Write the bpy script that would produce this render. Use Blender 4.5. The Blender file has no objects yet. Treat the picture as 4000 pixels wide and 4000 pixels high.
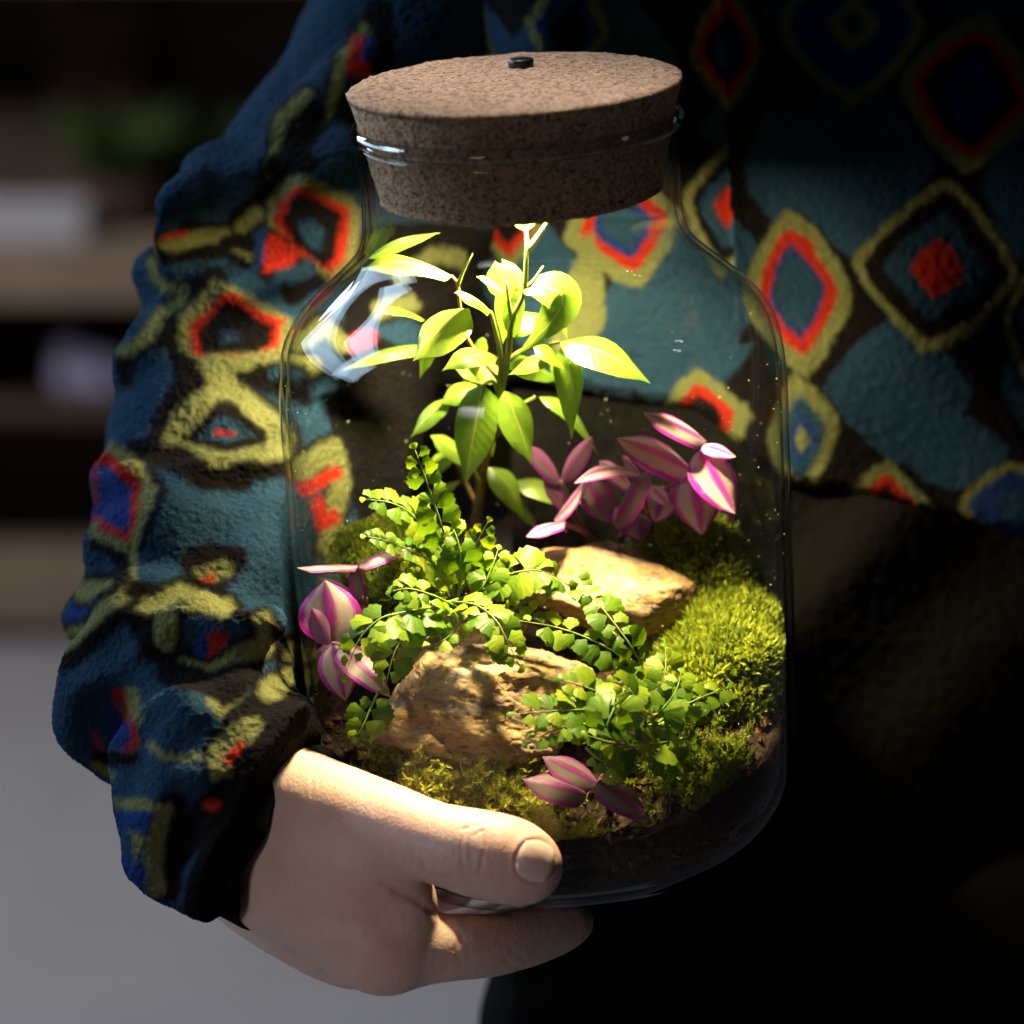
import bpy, math, random
import numpy as np
from mathutils import Vector, Matrix

random.seed(7)
rng = np.random.default_rng(7)
scene = bpy.context.scene
COL = scene.collection

# ------------------------------------------------------------------ camera
D = 1.15                      # metres from lens to the jar's axis
PXM = 985 / 0.085             # photo pixels (of 4000) per metre at that distance
T = 2000 / PXM / D            # tan of the half field of view
PITCH = math.radians(12)
CAM = Vector((0.0, 0.0, 1.38))
FWD = Vector((0, math.cos(PITCH), -math.sin(PITCH)))
RGT = Vector((1, 0, 0))
UPV = Vector((0, math.sin(PITCH), math.cos(PITCH)))
cam_d = bpy.data.cameras.new('camera')
cam = bpy.data.objects.new('camera', cam_d)
COL.objects.link(cam)
cam.location = CAM
cam.rotation_euler = (math.radians(90) - PITCH, 0, 0)
cam_d.sensor_width = 36
cam_d.lens = 18 / T
cam_d.clip_start = 0.05
cam_d.clip_end = 60
cam_d.dof.use_dof = True
cam_d.dof.focus_distance = 1.125
cam_d.dof.aperture_fstop = 6.3
scene.camera = cam

# ------------------------------------------------------------------ world, exposure
w = bpy.data.worlds.new('World')
scene.world = w
w.use_nodes = True
w.node_tree.nodes['Background'].inputs[0].default_value = (0.55, 0.65, 1.0, 1)
w.node_tree.nodes['Background'].inputs[1].default_value = 0.0025
scene.view_settings.view_transform = 'Standard'
scene.view_settings.look = 'None'
scene.view_settings.exposure = 0
scene.view_settings.gamma = 1
scene.render.engine = 'CYCLES'
cy = scene.cycles
cy.use_denoising = True
cy.max_bounces = 10
cy.transparent_max_bounces = 24
cy.transmission_bounces = 8
cy.glossy_bounces = 4
cy.diffuse_bounces = 3
cy.sample_clamp_indirect = 3.0
cy.caustics_reflective = False
cy.caustics_refractive = False


def P(u, v, o=0.0):
    """photo pixel (of 4000) and metres behind the jar's axis plane -> world point"""
    u, v, o = float(u), float(v), float(o)
    d = D + o
    return CAM + d * (FWD + ((u - 2000) / 2000 * T) * RGT - ((v - 2000) / 2000 * T) * UPV)


def area(name, loc, target, size, power, color, shape='RECTANGLE', size_y=None, spread=math.pi):
    l = bpy.data.lights.new(name, 'AREA')
    l.shape = shape
    l.size = size
    if size_y:
        l.size_y = size_y
    l.energy = power
    l.color = color
    l.spread = spread
    o = bpy.data.objects.new(name, l)
    COL.objects.link(o)
    o.location = loc
    o.rotation_euler = (Vector(target) - Vector(loc)).to_track_quat('-Z', 'Y').to_euler()
    return o


JC = P(2090, 2000)
COOL = (0.56, 0.77, 1.0)
# room lamps: a row of ceiling panels to the left of the person, lamps over the floor behind, and an added fill
area('panel_lamp', JC + Vector((-1.60, 0.88, 0.72)), P(700, 2000, .05), 1.50, 15.0, COOL, size_y=0.50)
area('panel_lamp', JC + Vector((-1.60, 0.16, 0.76)), P(700, 2200, .05), 0.45, 10.0, COOL, size_y=0.60)
area('panel_lamp', JC + Vector((-1.45, 0.50, 1.22)), P(700, 1800, .05), 0.60, 9.0, COOL, size_y=0.30)
area('ceiling_lamp', JC + Vector((-0.10, 0.07, 0.85)), P(1990, 300, -.05), 0.07, 0.070, (1.0, 0.95, 0.90), spread=math.radians(11))
area('hand_fill', JC + Vector((-0.50, -1.0, 0.06)), P(1450, 3400, -.06), 0.22, 0.050, (1.0, 0.93, 0.95), spread=math.radians(26))  # added fill from the front left to brighten hand and lower sleeve
for k_, (x_, y_, z_) in enumerate(((0.93, 0.02, 1.06), (0.93, -0.14, 0.92))):
    area('spot_lamp', JC + Vector((x_, y_, z_)), P(2300, 1500), 0.040, 0.09, (0.85, 0.88, 1.0), 'DISK')
area('floor_lamp', Vector((-1.6, 3.9, 2.6)), Vector((-0.8, 4.4, 0)), 1.2, 60, (0.90, 0.92, 1.0), size_y=0.8)

# ------------------------------------------------------------------ jar frame
E = math.radians(17.5)
ROLL = math.radians(3.6)
H = 0.2526
R = 0.085
AX = (math.cos(E) * (-math.sin(ROLL) * RGT + math.cos(ROLL) * UPV) - math.sin(E) * FWD).normalized()
YJ = (FWD - FWD.dot(AX) * AX).normalized()
XJ = YJ.cross(AX).normalized()
RIM = P(2018, 472, -H / 2 * math.sin(E))
B = RIM - H * AX
MJ = Matrix(((XJ.x, YJ.x, AX.x, B.x), (XJ.y, YJ.y, AX.y, B.y), (XJ.z, YJ.z, AX.z, B.z), (0, 0, 0, 1)))
MJI = MJ.inverted()


def J(x, y, z):
    x, y, z = float(x), float(y), float(z)
    return B + x * XJ + y * YJ + z * AX


def ray(u, v):
    u, v = float(u), float(v)
    return (FWD + ((u - 2000) / 2000 * T) * RGT - ((v - 2000) / 2000 * T) * UPV)


def PJ(u, v, yl):
    """point on the pixel's ray at jar-local depth yl"""
    d = ray(u, v)
    s = (float(yl) - (CAM - B).dot(YJ)) / d.dot(YJ)
    return CAM + s * d


def soil(x, y):
    """height of the ground inside the jar"""
    h = 0.036 + 0.30 * (y + 0.05)
    h = np.maximum(h, 0.031) if isinstance(h, np.ndarray) else max(h, 0.031)
    h = h + 0.006 * np.sin(x * 70 + 1.0) * np.cos(y * 60) + 0.010 * np.exp(-((x - .06) ** 2 + (y) ** 2) / .0012)
    return np.minimum(h, 0.078)


def PS(u, v, up=0.0):
    d = ray(u, v)
    for k in range(260):
        yl = -0.082 + k * 0.00063
        p = PJ(u, v, yl)
        q = MJI @ p
        if q.z - up <= soil(q.x, q.y):
            return p
    return PJ(u, v, 0.07)


def depth_wall(u, v):
    """jar-local y of the outer front glass at that pixel"""
    q = MJI @ PJ(u, v, -.06)
    return -math.sqrt(max(R * R - q.x * q.x, 1e-6))


# ------------------------------------------------------------------ numpy helpers
def npv(p):
    return np.array([p.x, p.y, p.z], dtype=np.float64)


CAMn, FWDn, RGTn, UPVn = npv(CAM), npv(FWD), npv(RGT), npv(UPV)
Bn, XJn, YJn, AXn = npv(B), npv(XJ), npv(YJ), npv(AX)


def project(V):
    q = V - CAMn
    d = q @ FWDn
    u = 2000 + (q @ RGTn) / d / T * 2000
    v = 2000 - (q @ UPVn) / d / T * 2000
    return u, v


def _hash(ix, iy, iz, seed):
    h = (ix.astype(np.uint32) * np.uint32(374761393) + iy.astype(np.uint32) * np.uint32(668265263)
         + iz.astype(np.uint32) * np.uint32(2147483647) + np.uint32((seed * 974634777) & 0xffffffff))
    h = (h ^ (h >> np.uint32(13))) * np.uint32(1274126177)
    h = (h ^ (h >> np.uint32(15))) * np.uint32(2246822519)
    h = h ^ (h >> np.uint32(16))
    return h.astype(np.float32) / np.float32(4294967295.0)


def vnoise(V, freq, seed=0):
    """value noise, -1..1"""
    p = V * freq + 1000.0
    i = np.floor(p).astype(np.int64)
    f = (p - i).astype(np.float32)
    f = f * f * (3 - 2 * f)
    ix, iy, iz = i[..., 0], i[..., 1], i[..., 2]
    out = 0
    for a in (0, 1):
        wa = f[..., 0] if a else 1 - f[..., 0]
        for b in (0, 1):
            wb = f[..., 1] if b else 1 - f[..., 1]
            for c in (0, 1):
                wc = f[..., 2] if c else 1 - f[..., 2]
                out = out + wa * wb * wc * _hash(ix + a, iy + b, iz + c, seed)
    return out * 2 - 1


def fbm(V, freq, oct=4, seed=0, gain=0.5):
    o, a, s = 0, 1.0, 0
    for k in range(oct):
        o = o + a * vnoise(V, freq * 2.03 ** k, seed + k * 17)
        s += a
        a *= gain
    return o / s


def smin(a, b, k):
    h = np.maximum(k - np.abs(a - b), 0) / k
    return np.minimum(a, b) - h * h * k * 0.25


def cap(Pt, a, b, ra, rb):
    ab = b - a
    t = np.clip(((Pt - a) @ ab) / max(ab @ ab, 1e-12), 0, 1)
    q = Pt - (a + t[..., None] * ab)
    return np.sqrt((q * q).sum(-1)) - (ra + (rb - ra) * t)


def sdf_eval(Pt, prims, k0):
    F = np.full(Pt.shape[:-1], 0.5)
    for (a, b, ra, rb, k, op) in prims:
        d = cap(Pt, a, b, ra, rb)
        if op > 0:
            F = smin(F, d, k)
        else:
            F = -smin(-F, d, k)
    return F


def sdf_grid(prims, h, post=None, pad=0.006):
    lo = np.min([np.minimum(p[0] - p[2], p[1] - p[3]) for p in prims if p[5] > 0], axis=0) - pad
    hi = np.max([np.maximum(p[0] + p[2], p[1] + p[3]) for p in prims if p[5] > 0], axis=0) + pad
    n = np.ceil((hi - lo) / h).astype(int) + 1
    ax = [lo[i] + h * np.arange(n[i]) for i in range(3)]
    F = np.full(tuple(n), 0.03)
    for (a, b, ra, rb, k, op) in prims:
        m = k + 0.003
        l2 = np.minimum(a - ra, b - rb) - m
        h2 = np.maximum(a + ra, b + rb) + m
        i0 = np.clip(np.floor((l2 - lo) / h).astype(int), 0, n)
        i1 = np.clip(np.ceil((h2 - lo) / h).astype(int) + 1, 0, n)
        if np.any(i1 <= i0):
            continue
        sl = tuple(slice(i0[j], i1[j]) for j in range(3))
        G = np.stack(np.meshgrid(*[ax[j][sl[j]] for j in range(3)], indexing='ij'), -1)
        d = cap(G, a, b, ra, rb)
        if op > 0:
            F[sl] = smin(F[sl], d, k)
        else:
            F[sl] = -smin(-F[sl], d, k)
    if post is not None:
        G = np.stack(np.meshgrid(*ax, indexing='ij'), -1)
        F = post(G, F)
    return surface_nets(F, lo, h)


def surface_nets(F, lo, h):
    n = F.shape
    s = F < 0
    cnt = np.zeros(tuple(x - 1 for x in n), dtype=np.int8)
    for a in (0, 1):
        for b in (0, 1):
            for c in (0, 1):
                cnt += s[a:n[0] - 1 + a, b:n[1] - 1 + b, c:n[2] - 1 + c]
    act = (cnt > 0) & (cnt < 8)
    idx = np.argwhere(act)
    num = np.full(act.shape, -1, dtype=np.int64)
    num[act] = np.arange(len(idx))
    corners = [(a, b, c) for a in (0, 1) for b in (0, 1) for c in (0, 1)]
    vals = {c: F[idx[:, 0] + c[0], idx[:, 1] + c[1], idx[:, 2] + c[2]] for c in corners}
    pos = np.zeros((len(idx), 3))
    m = np.zeros(len(idx))
    for i, c in enumerate(corners):
        for e in corners[i + 1:]:
            if sum(abs(c[k] - e[k]) for k in range(3)) != 1:
                continue
            fa, fb = vals[c], vals[e]
            x = (fa < 0) != (fb < 0)
            t = np.where(x, fa / np.where(x, fa - fb, 1), 0)
            pos += np.where(x[:, None], np.array(c) + t[:, None] * (np.array(e) - np.array(c)), 0)
            m += x
    V = lo + (idx + pos / m[:, None]) * h
    faces = []
    for ax in range(3):
        o = [0, 0, 0]
        o[ax] = 1
        A = s[:n[0] - o[0], :n[1] - o[1], :n[2] - o[2]]
        Bq = s[o[0]:, o[1]:, o[2]:]
        e = np.argwhere(A != Bq)
        b, c = (ax + 1) % 3, (ax + 2) % 3
        ok = (e[:, b] > 0) & (e[:, c] > 0) & (e[:, b] < n[b] - 1) & (e[:, c] < n[c] - 1)
        e = e[ok]
        ins = A[e[:, 0], e[:, 1], e[:, 2]]
        q = []
        for (db, dc) in ((-1, -1), (0, -1), (0, 0), (-1, 0)):
            g = e.copy()
            g[:, b] += db
            g[:, c] += dc
            q.append(num[g[:, 0], g[:, 1], g[:, 2]])
        q = np.stack(q, 1)
        q[~ins] = q[~ins][:, ::-1]
        faces.append(q)
    return V, np.concatenate(faces)


def subdivide(V, Fq):
    """one linear subdivision of quads, then a little smoothing"""
    nv = len(V)
    e = np.concatenate([Fq[:, [i, (i + 1) % 4]] for i in range(4)])
    es = np.sort(e, 1)
    key = es[:, 0] * nv + es[:, 1]
    uk, inv = np.unique(key, return_inverse=True)
    ev = np.stack([uk // nv, uk % nv], 1)
    EM = V[ev].mean(1)
    FC = V[Fq].mean(1)
    ne = len(uk)
    nf = len(Fq)
    i4 = [nv + inv[i * nf:(i + 1) * nf] for i in range(4)]
    fc = nv + ne + np.arange(nf)
    out = [np.stack([Fq[:, i], i4[i], fc, i4[(i + 3) % 4]], 1) for i in range(4)]
    return np.concatenate([V, EM, FC]), np.concatenate(out)


def laplace(V, Fq, it=1, lam=0.5):
    nv = len(V)
    e = np.concatenate([Fq[:, [i, (i + 1) % 4]] for i in range(4)])
    for _ in range(it):
        acc = np.zeros_like(V)
        c = np.bincount(e[:, 0], minlength=nv) + np.bincount(e[:, 1], minlength=nv)
        for k in range(3):
            acc[:, k] = np.bincount(e[:, 0], V[e[:, 1], k], nv) + np.bincount(e[:, 1], V[e[:, 0], k], nv)
        V = V + lam * (acc / np.maximum(c, 1)[:, None] - V)
    return V


def vnormals(V, Fq):
    n = np.cross(V[Fq[:, 2]] - V[Fq[:, 0]], V[Fq[:, 3]] - V[Fq[:, 1]])
    N = np.zeros_like(V)
    for i in range(4):
        for k in range(3):
            N[:, k] += np.bincount(Fq[:, i], n[:, k], len(V))
    return N / np.maximum(np.linalg.norm(N, axis=1), 1e-12)[:, None]


# ------------------------------------------------------------------ objects
def mesh_np(name, V, F, mat, smooth=True, colors=None, uv=None):
    me = bpy.data.meshes.new(name)
    V = np.asarray(V, dtype=np.float32)
    if isinstance(F, np.ndarray):
        k = F.shape[1]
        nf = len(F)
        me.vertices.add(len(V))
        me.vertices.foreach_set('co', V.ravel())
        me.loops.add(nf * k)
        me.loops.foreach_set('vertex_index', F.astype(np.int32).ravel())
        me.polygons.add(nf)
        me.polygons.foreach_set('loop_start', (np.arange(nf) * k).astype(np.int32))
        me.polygons.foreach_set('loop_total', np.full(nf, k, dtype=np.int32))
        me.update(calc_edges=True)
    else:
        me.from_pydata([tuple(map(float, p)) for p in V], [], F)
        me.update()
    if smooth:
        me.polygons.foreach_set('use_smooth', np.ones(len(me.polygons), dtype=bool))
    if colors is not None:
        for nm, c in colors.items():
            at = me.attributes.new(nm, 'FLOAT_COLOR', 'POINT')
            c4 = np.ones((len(V), 4), dtype=np.float32)
            c4[:, :3] = c
            at.data.foreach_set('color', c4.ravel())
    if uv is not None:
        ul = me.uv_layers.new(name='UVMap')
        li = np.empty(len(me.loops), dtype=np.int32)
        me.loops.foreach_get('vertex_index', li)
        ul.data.foreach_set('uv', np.asarray(uv, dtype=np.float32)[li].ravel())
    if mat is not None:
        me.materials.append(mat)
    return me


def link(name, me, parent=None):
    o = bpy.data.objects.new(name, me)
    COL.objects.link(o)
    if parent is not None:
        o.parent = parent
    return o


def tag(o, label=None, cat=None, group=None, kind=None):
    for k, v in (('label', label), ('category', cat), ('group', group), ('kind', kind)):
        if v:
            o[k] = v
    return o


def empty(name, loc, label, cat, group=None):
    o = bpy.data.objects.new(name, None)
    COL.objects.link(o)
    o.empty_display_size = 0.01
    o.location = loc
    return tag(o, label, cat, group)


def origin_of(o):
    p = np.zeros(3)
    while o is not None:
        p = p + npv(o.location)
        o = o.parent
    return p


def part(name, V, F, mat, parent, smooth=True, uv=None, colors=None):
    """a mesh given in world coordinates, as a child of parent"""
    return link(name, mesh_np(name, np.asarray(V) - origin_of(parent), F, mat, smooth, colors, uv), parent)


def lathe(profile, n=96, frame=J, closed=False):
    V = []
    for (r, z) in profile:
        for i in range(n):
            a = 2 * math.pi * i / n
            V.append(frame(r * math.cos(a), r * math.sin(a), z))
    F = []
    m = len(profile)
    for k in range(m if closed else m - 1):
        k2 = (k + 1) % m
        for i in range(n):
            j = (i + 1) % n
            F.append((k * n + i, k * n + j, k2 * n + j, k2 * n + i))
    return np.array([npv(p) for p in V]), np.array(F)


def tube(points, radii, n=8, capped=True):
    pts = [Vector(p) for p in points]
    V, F = [], []
    up = Vector((0.3, 0.9, 0.2))
    for i, p in enumerate(pts):
        t = (pts[min(i + 1, len(pts) - 1)] - pts[max(i - 1, 0)]).normalized()
        a = t.cross(up).normalized()
        b = t.cross(a).normalized()
        r = radii[i] if hasattr(radii, '__len__') else radii
        for k in range(n):
            th = 2 * math.pi * k / n
            V.append(p + r * (math.cos(th) * a + math.sin(th) * b))
    for i in range(len(pts) - 1):
        for k in range(n):
            j = (k + 1) % n
            F.append((i * n + k, i * n + j, (i + 1) * n + j, (i + 1) * n + k))
    if capped:
        F.append(tuple(range(n))[::-1])
        F.append(tuple((len(pts) - 1) * n + k for k in range(n)))
    return np.array([npv(p) for p in V]), F


def spline(pts, n):
    """Catmull-Rom through points"""
    P4 = [np.array(p, dtype=float) for p in pts]
    P4 = [2 * P4[0] - P4[1]] + P4 + [2 * P4[-1] - P4[-2]]
    out = []
    m = len(P4) - 3
    for i in range(n):
        t = i / (n - 1) * m
        k = min(int(t), m - 1)
        f = t - k
        a, b, c, d = P4[k:k + 4]
        out.append(0.5 * ((2 * b) + (c - a) * f + (2 * a - 5 * b + 4 * c - d) * f * f + (3 * b - a - 3 * c + d) * f ** 3))
    return out


# ------------------------------------------------------------------ materials
def new_mat(name):
    m = bpy.data.materials.new(name)
    m.use_nodes = True
    nt = m.node_tree
    nt.nodes.clear()
    out = nt.nodes.new('ShaderNodeOutputMaterial')
    return m, nt, out


def node(nt, typ, **kw):
    n = nt.nodes.new(typ)
    for k, v in kw.items():
        if k.startswith('i_'):
            key = k[2:]
            n.inputs[int(key) if key.isdigit() else key.replace('_', ' ')].default_value = v
        else:
            setattr(n, k, v)
    return n


def principled(nt, out, rough=0.6, spec=0.4, color=None):
    b = node(nt, 'ShaderNodeBsdfPrincipled')
    b.inputs['Roughness'].default_value = rough
    b.inputs['Specular IOR Level'].default_value = spec
    if color:
        b.inputs['Base Color'].default_value = (*color, 1)
    nt.links.new(b.outputs[0], out.inputs[0])
    return b


def ramp(nt, stops, interp='LINEAR'):
    r = node(nt, 'ShaderNodeValToRGB')
    r.color_ramp.interpolation = interp
    els = r.color_ramp.elements
    while len(els) < len(stops):
        els.new(0.5)
    for e, (p, c) in zip(els, stops):
        e.position = p
        e.color = (*c, 1)
    return r


def noise(nt, scale, detail=4, rough=0.5, coord=None, dist=0.0):
    n = node(nt, 'ShaderNodeTexNoise')
    n.inputs['Scale'].default_value = scale
    n.inputs['Detail'].default_value = detail
    n.inputs['Roughness'].default_value = rough
    n.inputs['Distortion'].default_value = dist
    if coord is not None:
        nt.links.new(coord, n.inputs['Vector'])
    return n


def objco(nt):
    return node(nt, 'ShaderNodeTexCoord').outputs['Object']


def bump(nt, h, strength, dist, bsdf, prev=None):
    b = node(nt, 'ShaderNodeBump')
    b.inputs['Strength'].default_value = strength
    b.inputs['Distance'].default_value = dist
    nt.links.new(h, b.inputs['Height'])
    if prev is not None:
        nt.links.new(prev.outputs[0], b.inputs['Normal'])
    if bsdf is not None:
        nt.links.new(b.outputs[0], bsdf.inputs['Normal'])
    return b


def mat_plain(name, color, rough=0.6, spec=0.4, nscale=60, var=0.3, bs=0.0, bd=0.0005):
    m, nt, out = new_mat(name)
    b = principled(nt, out, rough, spec)
    co = objco(nt)
    n = noise(nt, nscale, 5, 0.6, co)
    r = ramp(nt, [(0.3, tuple(c * (1 - var) for c in color)), (0.7, tuple(min(1, c * (1 + var)) for c in color))])
    nt.links.new(n.outputs[0], r.inputs[0])
    nt.links.new(r.outputs[0], b.inputs['Base Color'])
    if bs:
        bump(nt, n.outputs[0], bs, bd, b)
    return m


def mat_cork():
    m, nt, out = new_mat('cork')
    b = principled(nt, out, 0.9, 0.15)
    co = objco(nt)
    v = node(nt, 'ShaderNodeTexVoronoi')
    v.inputs['Scale'].default_value = 760
    nz = noise(nt, 300, 3, 0.6, co)
    mx = node(nt, 'ShaderNodeMix', data_type='VECTOR')
    mx.inputs[0].default_value = 0.004
    nt.links.new(co, mx.inputs[4])
    nt.links.new(nz.outputs['Color'], mx.inputs[5])
    nt.links.new(mx.outputs[1], v.inputs['Vector'])
    r = ramp(nt, [(0.0, (0.24, 0.135, 0.08)), (0.35, (0.50, 0.30, 0.185)), (0.7, (0.60, 0.38, 0.24)), (1.0, (0.38, 0.23, 0.145))])
    sep = node(nt, 'ShaderNodeSeparateColor')
    nt.links.new(v.outputs['Color'], sep.inputs[0])
    nt.links.new(sep.outputs[0], r.inputs[0])
    pits = noise(nt, 640, 3, 0.6, co)
    pr = ramp(nt, [(0.34, (0.32, 0.26, 0.22)), (0.44, (1, 1, 1))])
    nt.links.new(pits.outputs[0], pr.inputs[0])
    mul = node(nt, 'ShaderNodeMix', data_type='RGBA', blend_type='MULTIPLY')
    mul.inputs[0].default_value = 1
    nt.links.new(r.outputs[0], mul.inputs[6])
    nt.links.new(pr.outputs[0], mul.inputs[7])
    nt.links.new(mul.outputs[2], b.inputs['Base Color'])
    b1 = bump(nt, v.outputs['Distance'], 0.35, 0.0012, None)
    bump(nt, pr.outputs[0], 0.6, 0.0008, b, b1)
    return m


def mat_glass():
    """thin soda glass: clear face on, mirror-like and slightly refracting at grazing angles"""
    m, nt, out = new_mat('glass')
    tr = node(nt, 'ShaderNodeBsdfTransparent')
    gl = node(nt, 'ShaderNodeBsdfGlossy')
    gl.inputs['Roughness'].default_value = 0.012
    lw = node(nt, 'ShaderNodeLayerWeight')
    lw.inputs['Blend'].default_value = 0.5
    dk = ramp(nt, [(0.60, (.985, .992, .988)), (0.85, (.90, .93, .91)), (0.97, (.42, .48, .45))])
    nt.links.new(lw.outputs['Facing'], dk.inputs[0])
    nt.links.new(dk.outputs[0], tr.inputs[0])
    pw = node(nt, 'ShaderNodeMath', operation='POWER', i_1=5.0)
    nt.links.new(lw.outputs['Facing'], pw.inputs[0])
    sc = node(nt, 'ShaderNodeMath', operation='MULTIPLY_ADD', i_1=0.80, i_2=0.022)
    nt.links.new(pw.outputs[0], sc.inputs[0])
    m2 = node(nt, 'ShaderNodeMixShader')
    nt.links.new(sc.outputs[0], m2.inputs[0])
    nt.links.new(tr.outputs[0], m2.inputs[1])
    nt.links.new(gl.outputs[0], m2.inputs[2])
    nt.links.new(m2.outputs[0], out.inputs[0])
    return m


def leaf_shader(nt, out, color_socket, rough=0.3, spec=0.5, trans=0.4, tint=(1, 1, 1)):
    b = node(nt, 'ShaderNodeBsdfPrincipled')
    b.inputs['Roughness'].default_value = rough
    b.inputs['Specular IOR Level'].default_value = spec
    t = node(nt, 'ShaderNodeBsdfTranslucent')
    nt.links.new(color_socket, b.inputs['Base Color'])
    mt = node(nt, 'ShaderNodeMix', data_type='RGBA', blend_type='MULTIPLY')
    mt.inputs[0].default_value = 1
    mt.inputs[7].default_value = (*tint, 1)
    nt.links.new(color_socket, mt.inputs[6])
    nt.links.new(mt.outputs[2], t.inputs[0])
    mx = node(nt, 'ShaderNodeMixShader')
    mx.inputs[0].default_value = trans
    nt.links.new(b.outputs[0], mx.inputs[1])
    nt.links.new(t.outputs[0], mx.inputs[2])
    nt.links.new(mx.outputs[0], out.inputs[0])
    return b


def uv_u_abs(nt):
    uv = node(nt, 'ShaderNodeTexCoord')
    sx = node(nt, 'ShaderNodeSeparateXYZ')
    nt.links.new(uv.outputs['UV'], sx.inputs[0])
    return sx, uv


def mat_ficus():
    m, nt, out = new_mat('ficus_leaf')
    sx, uv = uv_u_abs(nt)
    s1 = node(nt, 'ShaderNodeMath', operation='SUBTRACT', i_1=0.5)
    nt.links.new(sx.outputs[0], s1.inputs[0])
    ab = node(nt, 'ShaderNodeMath', operation='ABSOLUTE')
    nt.links.new(s1.outputs[0], ab.inputs[0])
    oi = node(nt, 'ShaderNodeObjectInfo')
    base = ramp(nt, [(0, (0.12, 0.22, 0.016)), (0.5, (0.19, 0.32, 0.024)), (1, (0.30, 0.42, 0.045))])
    nt.links.new(oi.outputs['Random'], base.inputs[0])
    rib = ramp(nt, [(0.0, (1, 1, 1)), (0.018, (1, 1, 1)), (0.035, (0, 0, 0))])
    nt.links.new(ab.outputs[0], rib.inputs[0])
    # side veins
    vx = node(nt, 'ShaderNodeMath', operation='MULTIPLY_ADD', i_1=-0.35)
    nt.links.new(ab.outputs[0], vx.inputs[0])
    nt.links.new(sx.outputs[1], vx.inputs[2])
    vm = node(nt, 'ShaderNodeMath', operation='MULTIPLY', i_1=70.0)
    nt.links.new(vx.outputs[0], vm.inputs[0])
    vs = node(nt, 'ShaderNodeMath', operation='SINE')
    nt.links.new(vm.outputs[0], vs.inputs[0])
    mix = node(nt, 'ShaderNodeMix', data_type='RGBA')
    nt.links.new(rib.outputs[0], mix.inputs[0])
    nt.links.new(base.outputs[0], mix.inputs[6])
    mix.inputs[7].default_value = (0.36, 0.42, 0.09, 1)
    co = objco(nt)
    n = noise(nt, 180, 3, 0.5, co)
    nr = ramp(nt, [(0.3, (0.82, 0.86, 0.8)), (0.7, (1.12, 1.08, 1.0))])
    nt.links.new(n.outputs[0], nr.inputs[0])
    mul = node(nt, 'ShaderNodeMix', data_type='RGBA', blend_type='MULTIPLY')
    mul.inputs[0].default_value = 1
    nt.links.new(mix.outputs[2], mul.inputs[6])
    nt.links.new(nr.outputs[0], mul.inputs[7])
    b = leaf_shader(nt, out, mul.outputs[2], 0.31, 1.0, 0.42, (1.25, 1.3, 0.7))
    b1 = bump(nt, rib.outputs[0], 0.5, 0.0005, None)
    bump(nt, vs.outputs[0], 0.10, 0.0004, b, b1)
    return m


def mat_fern():
    m, nt, out = new_mat('fern_leaflet')
    oi = node(nt, 'ShaderNodeObjectInfo')
    base = ramp(nt, [(0, (0.055, 0.125, 0.006)), (0.5, (0.125, 0.225, 0.009)), (0.93, (0.25, 0.34, 0.018)), (1, (0.30, 0.27, 0.03))])
    nt.links.new(oi.outputs['Random'], base.inputs[0])
    co = objco(nt)
    n = noise(nt, 3.0, 4, 0.6, co)
    nr = ramp(nt, [(0.3, (0.72, 0.8, 0.7)), (0.7, (1.2, 1.1, 1.0))])
    nt.links.new(n.outputs[0], nr.inputs[0])
    mul = node(nt, 'ShaderNodeMix', data_type='RGBA', blend_type='MULTIPLY')
    mul.inputs[0].default_value = 1
    nt.links.new(base.outputs[0], mul.inputs[6])
    nt.links.new(nr.outputs[0], mul.inputs[7])
    b = leaf_shader(nt, out, mul.outputs[2], 0.45, 0.22, 0.40, (1.3, 1.2, 0.5))
    sx, uv = uv_u_abs(nt)
    s = node(nt, 'ShaderNodeMath', operation='MULTIPLY', i_1=42.0)
    nt.links.new(sx.outputs[0], s.inputs[0])
    sn = node(nt, 'ShaderNodeMath', operation='SINE')
    nt.links.new(s.outputs[0], sn.inputs[0])
    bump(nt, sn.outputs[0], 0.07, 0.0004, b)
    return m


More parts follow.
